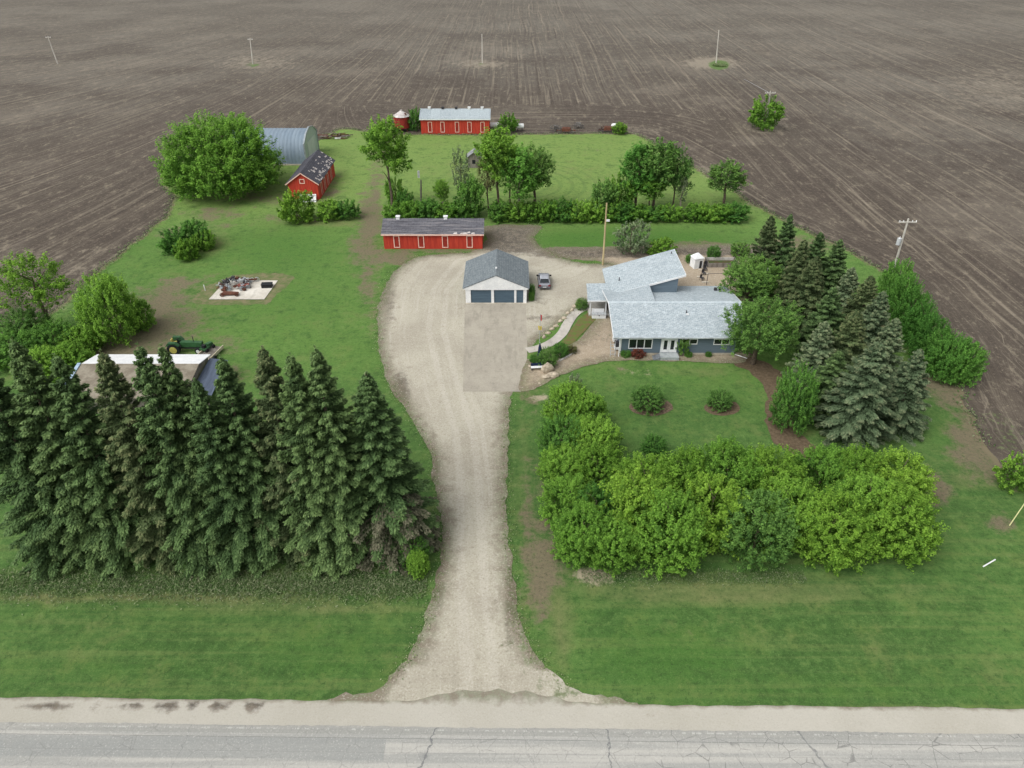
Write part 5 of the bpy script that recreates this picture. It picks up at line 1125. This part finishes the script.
# ------------------------------------------------------------ scrap and machinery
def wheel(parent, c, r, w=.08, ax='x', m=dark_steel, spokes=6, name='wheel', hub=None):
    b = MB(); n = 18; cx, cy, cz = c
    def P(a, rad, off): 
        u, v = math.cos(a)*rad, math.sin(a)*rad
        return (cx+off, cy+u, cz+v) if ax == 'x' else (cx+u, cy+off, cz+v)
    vs = []; fs = []
    for k in range(n):
        a = 2*math.pi*k/n; vs += [P(a, r, -w), P(a, r, w), P(a, r*.86, w), P(a, r*.86, -w)]
    for k in range(n):
        for j in range(4): fs.append((k*4+j, ((k+1) % n)*4+j, ((k+1) % n)*4+(j+1) % 4, k*4+(j+1) % 4))
    b.add(vs, fs)
    for k in range(spokes): a = math.pi*k/spokes; b.tube([P(a, r*.87, 0), P(a+math.pi, r*.87, 0)], .025, 4)
    return b.build(name, m, parent)
# scrap on the white slab
cS = G(235, 287)
t = thing('scrap_heap', 'heap of pale and dark scrap metal on the left of the white slab', 'scrap heap', (cS.x, cS.y, .12))
rr = random.Random(9)
pm = [(pale_steel, 'pale_scrap'), (dark_steel, 'dark_scrap'), (rust, 'rusty_scrap'), (galv, 'metal_scrap')]
for i in range(84):
    m_, nm = pm[rr.choice([0, 0, 1, 1, 3, 2])]; a = rr.uniform(0, 6.28); d = rr.uniform(0, 1)**.6; x, y = math.cos(a)*2.5*d, math.sin(a)*1.9*d; z = (1-d)*1.6*rr.uniform(.3, 1)+.18
    if rr.random() < .45:
        L_ = rr.uniform(.5, 1.2); v = Vector((rr.uniform(-1, 1), rr.uniform(-1, 1), rr.uniform(-.35, .5))).normalized()*L_/2; z = max(z, abs(v.z)+.06)
        MB().tube([(x-v.x, y-v.y, z-v.z), (x+v.x, y+v.y, z+v.z)], rr.uniform(.03, .08), 6).build(nm, m_, t)
    elif rr.random() < .5: o_ = wheel(t, (x, y, z+.1), rr.uniform(.2, .38), .05, rr.choice('xy'), m_, 3, nm)
    else: MB(rot=rr.uniform(0, 3)).box(x-.3, x+.3, y-.2, y+.2, z-.12, z+.12).build(nm, m_, t)
g = G(236, 295.5); t = thing('scrap_cart', 'rust brown cart frame lying in front of the scrap heap on the white slab', 'cart', (g.x-.6, g.y, .12), .05)
MB().hexa([(-1.5, -.4, .15), (1., -.4, .15), (1., .3, .15), (-1.5, .3, .15)], [(-1.3, -.3, .42), (1.1, -.35, .3), (1., .25, .35), (-1.1, .3, .5)]).build('body', rust, t)
for x in (-1.2, .9): wheel(t, (x, -.56, .3), .3, .06, 'y', rust)
g = G(245, 288.5); t = thing('hand_cart', 'small two wheeled hand cart with pale wheels on the white slab', 'cart', (g.x, g.y, .12), .3)
MB().box(-.9, .7, -.35, .35, .4, .6).build('tray', mat('faded_red_metal', (150, 86, 76), (112, 70, 62), 2), t)
for x, y in ((.5, -.45), (-.3, -.45), (.5, .45)): wheel(t, (x, y, .3), .3, .08, 'y', pale_steel, 5)
MB().tube([(.6, 0, .5), (1.8, .8, .7)], .03, 6).build('handle', dark_steel, t)
g = G(250, 282); t = thing('old_machine', 'small old machine with thin wheels behind the hand cart', 'machine', (g.x+.3, g.y-.3, .12), .2)
for x in (-.8, .2, .9): wheel(t, (x, .1*x, .35), .35, .05, 'y', dark_steel if x < 0 else pale_steel, 5)
MB().box(-.8, .9, -.1, .1, .35, .55).build('frame', rust, t)
g = G(267.5, 287.5); t = thing('black_tub', 'black open tub standing on the right of the white slab', 'tub', (g.x, g.y, .12), .08)
q = MB(); q.box(-.75, .75, -.45, .45, 0, .12); q.box(-.75, -.66, -.45, .45, .12, .5); q.box(.66, .75, -.45, .45, .12, .5); q.box(-.66, .66, -.45, -.37, .12, .5); q.box(-.66, .66, .37, .45, .12, .5); q.build('shell', black_m, t); MB().box(-.8, .8, -.5, .5, .5, .54).build('rim', black_m, t)
g = G(205.5, 291); o = MB().tube([(0, 0, 0), (-.05, 0, 1.0)], .06, 6).build('white_stake', white_paint); o.location = g; tag(o, 'short white stake in the grass left of the slab', 'stake')
# red and white bar by the bush clump
a, b = G(204, 246), G(207.5, 232); c = (a+b)/2; t = thing('steel_trough', 'long narrow red and white trough lying beside the bush clump', 'trough', (c.x, c.y, 0), math.atan2(b.y-a.y, b.x-a.x)); L_ = (b-a).length/2
MB().box(-L_, L_, -.3, .3, 0, .25).build('body', mat('faded_red_metal', (150, 86, 76)), t); MB().box(-L_, L_, -.36, -.302, 0, .45).build('side', pale_steel, t); MB().box(-L_, L_, .302, .36, 0, .45).build('side', pale_steel, t)
# tractor
def tractor():
    g = G(187, 353); t = thing('tractor', 'old green tractor with yellow rear wheel parked behind the windbreak', 'tractor', (g.x-.3, g.y+.4, 0), 0)
    gr = mat('tractor_green', (58, 100, 62), (46, 82, 50), 2, .5); ye = mat('wheel_yellow', (196, 186, 104), (170, 158, 84), 2, .5)
    MB().hexa([(-.3, -.32, .8), (2.2, -.3, .8), (2.2, .3, .8), (-.3, .32, .8)], [(-.3, -.3, 1.5), (2.2, -.28, 1.4), (2.2, .28, 1.4), (-.3, .3, 1.5)]).build('hood', gr, t)
    MB().box(2.2, 2.4, -.3, .3, .75, 1.42).build('grille', gr, t)
    MB().box(-1.2, 2.1, -.2, .2, .5, .795).build('chassis', dark_steel, t)
    for s_ in (-1, 1):
        w = MB().tube([(-1.0, s_*.62, .8), (-1.0, s_*1.05, .8)], .8, 20).build('rear_wheel', black_m, t); MB().tube([(-1.0, s_*1.0, .8), (-1.0, s_*1.09, .8)], .46, 16).build('rim', ye, w)
        MB().hexa([(-1.9, min(s_*.55, s_*1.0), 1.3), (-.2, min(s_*.55, s_*1.0), 1.3), (-.2, max(s_*.55, s_*1.0), 1.3), (-1.9, max(s_*.55, s_*1.0), 1.3)], [(-1.5, min(s_*.55, s_*1.0), 1.75), (-.6, min(s_*.55, s_*1.0), 1.75), (-.6, max(s_*.55, s_*1.0), 1.75), (-1.5, max(s_*.55, s_*1.0), 1.75)]).build('fender', gr, t)
        w = MB().tube([(1.9, s_*.5, .4), (1.9, s_*.72, .4)], .4, 16).build('front_wheel', black_m, t); MB().tube([(1.9, s_*.68, .4), (1.9, s_*.75, .4)], .24, 12).build('rim', white_paint, w)
    MB().box(-1.35, -.85, -.25, .25, 1.3, 1.42).build('seat', ye, t); MB().box(-1.42, -1.3, -.25, .25, 1.42, 1.85).build('backrest', ye, t)
    MB().tube([(-.35, 0, 1.45), (-.6, 0, 1.85)], .03, 6).build('steering_column', dark_steel, t); MB().tube([(-.6, 0, 1.84), (-.63, 0, 1.88)], .22, 14).build('steering_wheel', black_m, t)
    MB().tube([(1.3, .1, 1.4), (1.3, .1, 2.2)], .05, 8).build('exhaust', dark_steel, t)
tractor()
g = G(208.5, 352); t = thing('ride_on_mower', 'small green mower parked right of the tractor on a flat trailer', 'mower', (g.x, g.y, .42), 1.2)
gr = mat('tractor_green', (58, 100, 62)); MB().hexa([(0, -.3, .3), (.9, -.28, .3), (.9, .28, .3), (0, .3, .3)], [(0, -.28, .8), (.8, -.22, .7), (.8, .22, .7), (0, .28, .8)]).build('hood', gr, t); MB().box(-.9, 0, -.45, .45, .28, .5).build('deck', gr, t); MB().box(-.7, -.3, -.22, .22, .5, .9).build('seat', black_m, t)
for x in (-.6, .6):
    for s_ in (-1, 1): MB().tube([(x, s_*.42, .24), (x, s_*.56, .24)], .24, 12).build('wheel', black_m, t)
g = G(206.5, 360); t = thing('flat_trailer', 'flat trailer with pale side rails under the small green mower', 'trailer', (g.x, g.y+.4, 0), math.radians(80))
MB().box(-2.8, 2.3, -.95, .95, .3, .42).build('deck', wood_grey, t)
for s_ in (-1, 1): MB().box(-2.8, 2.3, min(s_*.955, s_*1.05), max(s_*.955, s_*1.05), .3, .7).build('side_rail', mat('cream_rail', (206, 198, 172), (180, 170, 146), 2), t)
for s_ in (-1, 1): MB().tube([(-.2, s_*1.07, .32), (-.2, s_*1.25, .32)], .32, 14).build('wheel', black_m, t)
# white roofed shed behind the windbreak
def lshed():
    x0, x1 = -49.4, -36.4; ya, yb = 65.2, 73.2; xm, ym = (x0+x1)/2, (ya+yb)/2
    t = thing('long_shed', 'weathered shed with bright white roof sheets half hidden by the windbreak', 'shed', (xm, ya, 0)); W_ = yb-ya; L2 = (x1-x0)/2
    MB().prism([(0, -.05), (W_, -.05), (W_, 2.6), (W_*.62, 3.3), (0, 2.4)], 'x', -L2, L2).build('wall', wood_grey, t)
    MB().slab([(-L2-.3, -.4, 2.42), (L2+.3, -.4, 2.42), (L2+.3, W_*.62, 3.5), (-L2-.3, W_*.62, 3.5)], .08).build('front_roof', mat('weathered_plywood', (146, 139, 124), (120, 112, 98), .8, .95, bump=.2), t)
    MB().slab([(-L2-.3, W_*.62+.002, 3.5), (L2+.3, W_*.62+.002, 3.5), (L2+.3, W_+.3, 2.72), (-L2-.3, W_+.3, 2.72)], .08).build('rear_roof', white_paint, t)
    MB().hexa([(-L2-.7, -.4, 2.3), (-L2-.302, -.4, 2.3), (-L2-.302, W_*.62, 3.4), (-L2-.7, W_*.62, 3.4)], [(-L2-.7, -.4, 2.52), (-L2-.302, -.4, 2.52), (-L2-.302, W_*.62, 3.62), (-L2-.7, W_*.62, 3.62)]).build('barge_board', mat('pale_blue_trim', (170, 190, 206), (140, 164, 184), 2.), t)
    MB().slab([(L2+.302, .6, 2.0), (L2+2.7, .4, 1.7), (L2+2.4, W_-.2, 2.2), (L2+.302, W_-.2, 2.5)], .08).build('lean_to_roof', mat('grey_blue_sheet', (98, 110, 128), (78, 88, 104), 1.2, .6, stretch=(3, .3, 1)), t)
    for y in (.9, W_-.6): MB().box(L2+2.1, L2+2.25, y, y+.15, 0, 1.75 if y < 1 else 2.2).build('post', wood_grey, t)
lshed()
# far machinery along the field edge
galv_dull = mat('dull_grey_steel', (118, 116, 112), (86, 80, 76), 3., .8)
def machine(label, x, y, w, col, kind='machine', seed=0, wheels=((-1.5, .6), (1.2, .6)), name='old_implement', wm=galv_dull):
    g = G(x, y); t = thing(name, label, kind, (g.x, g.y, 0), 0); rr = random.Random(seed)
    MB().box(-w*.5, w*.5, -.15, .15, .55, .75).build('frame', col, t)
    for k in range(5):
        u = rr.uniform(-w*.45, w*.45); v = rr.uniform(-1, 1); MB().tube([(u, -v, .4), (u+rr.uniform(-.8, .8), v, rr.uniform(.8, 1.7))], .07, 6).build('bar', col, t)
    MB().hexa([(-w*.25, -.6, .5), (w*.3, -.6, .5), (w*.3, .5, .5), (-w*.25, .5, .5)], [(-w*.2, -.5, 1.25), (w*.2, -.5, 1.1), (w*.22, .4, 1.3), (-w*.18, .4, 1.4)]).build('body', col, t)
    for u, r_ in wheels: wheel(t, (u, -.75, r_), r_, .06, 'y', wm, 6)
    return t
machine('rusty red implement with a pale wheel on the field edge of the back lawn', 566, 133, 4.6, rust, seed=1, wheels=((-1.6, .55), (1.3, .5)))
machine('pale wire wheeled rake beside the rusty red implement', 556, 131, 2.6, galv_dull, seed=2, wheels=((-.8, .8), (.6, .8)), name='hay_rake', kind='rake')
machine('pale low implement standing on the soil between the two rusty machines', 578, 128, 3.0, galv_dull, seed=3, wheels=((-.9, .5), (.9, .5)))
machine('dark rusty implement left of the yellow green bush at the field edge', 608, 132, 4.8, rust, seed=4, wheels=((-1.9, .6), (1.2, .55)), wm=dark_steel)
for i, (x, y, lb) in enumerate([(494.5, 130, 'white tank lying between the farthest red shed and the round bush'), (519, 131, 'white tank lying right of the round bush by the farthest red shed')]):
    g = G(x, y); t = thing('fuel_tank', lb, 'tank', (g.x, g.y, 0), .1, 'white tanks by the farthest red shed'); MB().tube([(-1.2+.6*i, 0, 1.2), (-1.1+.6*i, 0, 1.2), (1.1, 0, 1.2), (1.2, 0, 1.2)], [.35, .6, .6, .35], 14).build('tank', white_paint, t)
    for s_ in (-.3, .8): MB().box(s_-.06, s_+.06, -.4, .4, 0, .68).build('stand', dark_steel, t)
g = G(612, 129); o = MB().blob((0, 0, .7), (.8, .7, .7), 3).build('white_drum', white_paint); o.location = (g.x+.6, g.y, 0); tag(o, 'white bulky sack between the dark implement and the yellow green bush', 'sack')
# brush and timber pile right of the arched shed
g = G(333, 138); t = thing('timber_pile', 'pile of grey brown timber and rubble right of the arched shed', 'pile', (g.x, g.y, 0)); rr = random.Random(21)
for i in range(34):
    d = rr.uniform(-1, 1); x = d*3.4; y = rr.uniform(-1.3, 1.3); z = rr.uniform(.12, 1.15)*(1-abs(d)*.6); a = rr.uniform(-.5, .5)+(1.4 if rr.random() < .2 else 0); L_ = rr.uniform(.8, 1.8)
    MB(rot=a, off=(x, y, z)).box(-L_, L_, -.1, .1, -.06, .08).build('timber', [wood_grey, bark, rust][i % 3], t)
MB(off=(1.6, -.9, .1)).box(-.9, .5, -.3, .3, 0, .35).build('white_board', white_paint, t)

# ------------------------------------------------------------ ground cover that nobody could count
def tufts(name, label, cat, n, sampler, h, m, w=.06, seed=1):
    r = np.random.RandomState(seed); P = sampler(n, r); n = len(P); hh = h*r.uniform(.4, 1.2, n); a = r.uniform(0, 6.28, n); lean = r.normal(0, .35, (n, 2))
    c = np.stack([P[:, 0]+lean[:, 0]*hh*.3, P[:, 1]+lean[:, 1]*hh*.3, hh*.5+.03], 1)
    nn = np.stack([np.cos(a), np.sin(a), np.full(n, 1.3)], 1); tg = np.stack([lean[:, 0], lean[:, 1], np.full(n, 1.)], 1)
    me = quads(name, c, nn, hh, np.full(n, w)*r.uniform(.6, 1.6, n), np.clip(r.normal(.5, .25, n), 0, 1), r.uniform(0, 1, n)**2, m, tg)
    o = bpy.data.objects.new(name, me); COL.objects.link(o); tag(o, label, cat, kind='stuff'); return o
weed = foliage('weed_leaves', (90, 118, 68), (132, 152, 102), (170, 174, 140), .5)
def strip(x0, x1, y0, y1):
    def f(n, r):
        x = r.uniform(x0, x1, n); y = r.normal((y0+y1)/2, (y1-y0)/3, n); k = np.array([.5+.5*wob(a, 0, 4, 3) for a in x]); return np.stack([x, y], 1)[r.uniform(0, 1, n) < .35+.65*k]
    return f
tufts('tall_grass', 'tall weedy grass along the foot of the left windbreak', 'grass', 30000, strip(-44, -7.2, 39.5, 42.2), .28, weed, .06, 2)
tufts('tall_grass', 'rough grass under the road side edge of the front hedge', 'grass', 9000, strip(6, 25, 40.9, 42.4), .18, weed, .05, 3)
def ring_pts(cx, cy, r0, r1):
    def f(n, r):
        a = r.uniform(0, 6.28, n); d = r.uniform(r0, r1, n); return np.stack([cx+np.cos(a)*d, cy+np.sin(a)*d], 1)
    return f
tufts('weeds', 'green weeds round the foot of the grey pole in the field', 'weeds', 900, ring_pts(71.8, 268, 0, 2.6), .6, weed, .3, 4)
def by_edge(n, r):
    P = np.array(lawn_poly); P = P[(P[:, 1] > 60)]; i = r.randint(0, len(P), n); return P[i]+r.normal(0, .5, (n, 2))
tufts('weeds', 'ragged weeds along the border between lawn and tilled soil', 'weeds', 9000, by_edge, .3, weed, .16, 5)
def dr_edge(n, r):
    P = np.array(drive_poly); P = P[(P[:, 1] > 31.5)]; i = r.randint(0, len(P), n); q = P[i]+r.normal(0, .35, (n, 2))
    return q[~((q[:, 0] > -6.8) & (q[:, 0] < 2.8) & (q[:, 1] > 68))]
tufts('weeds', 'low weeds growing along both edges of the driveway', 'weeds', 7000, dr_edge, .16, weed, .08, 6)
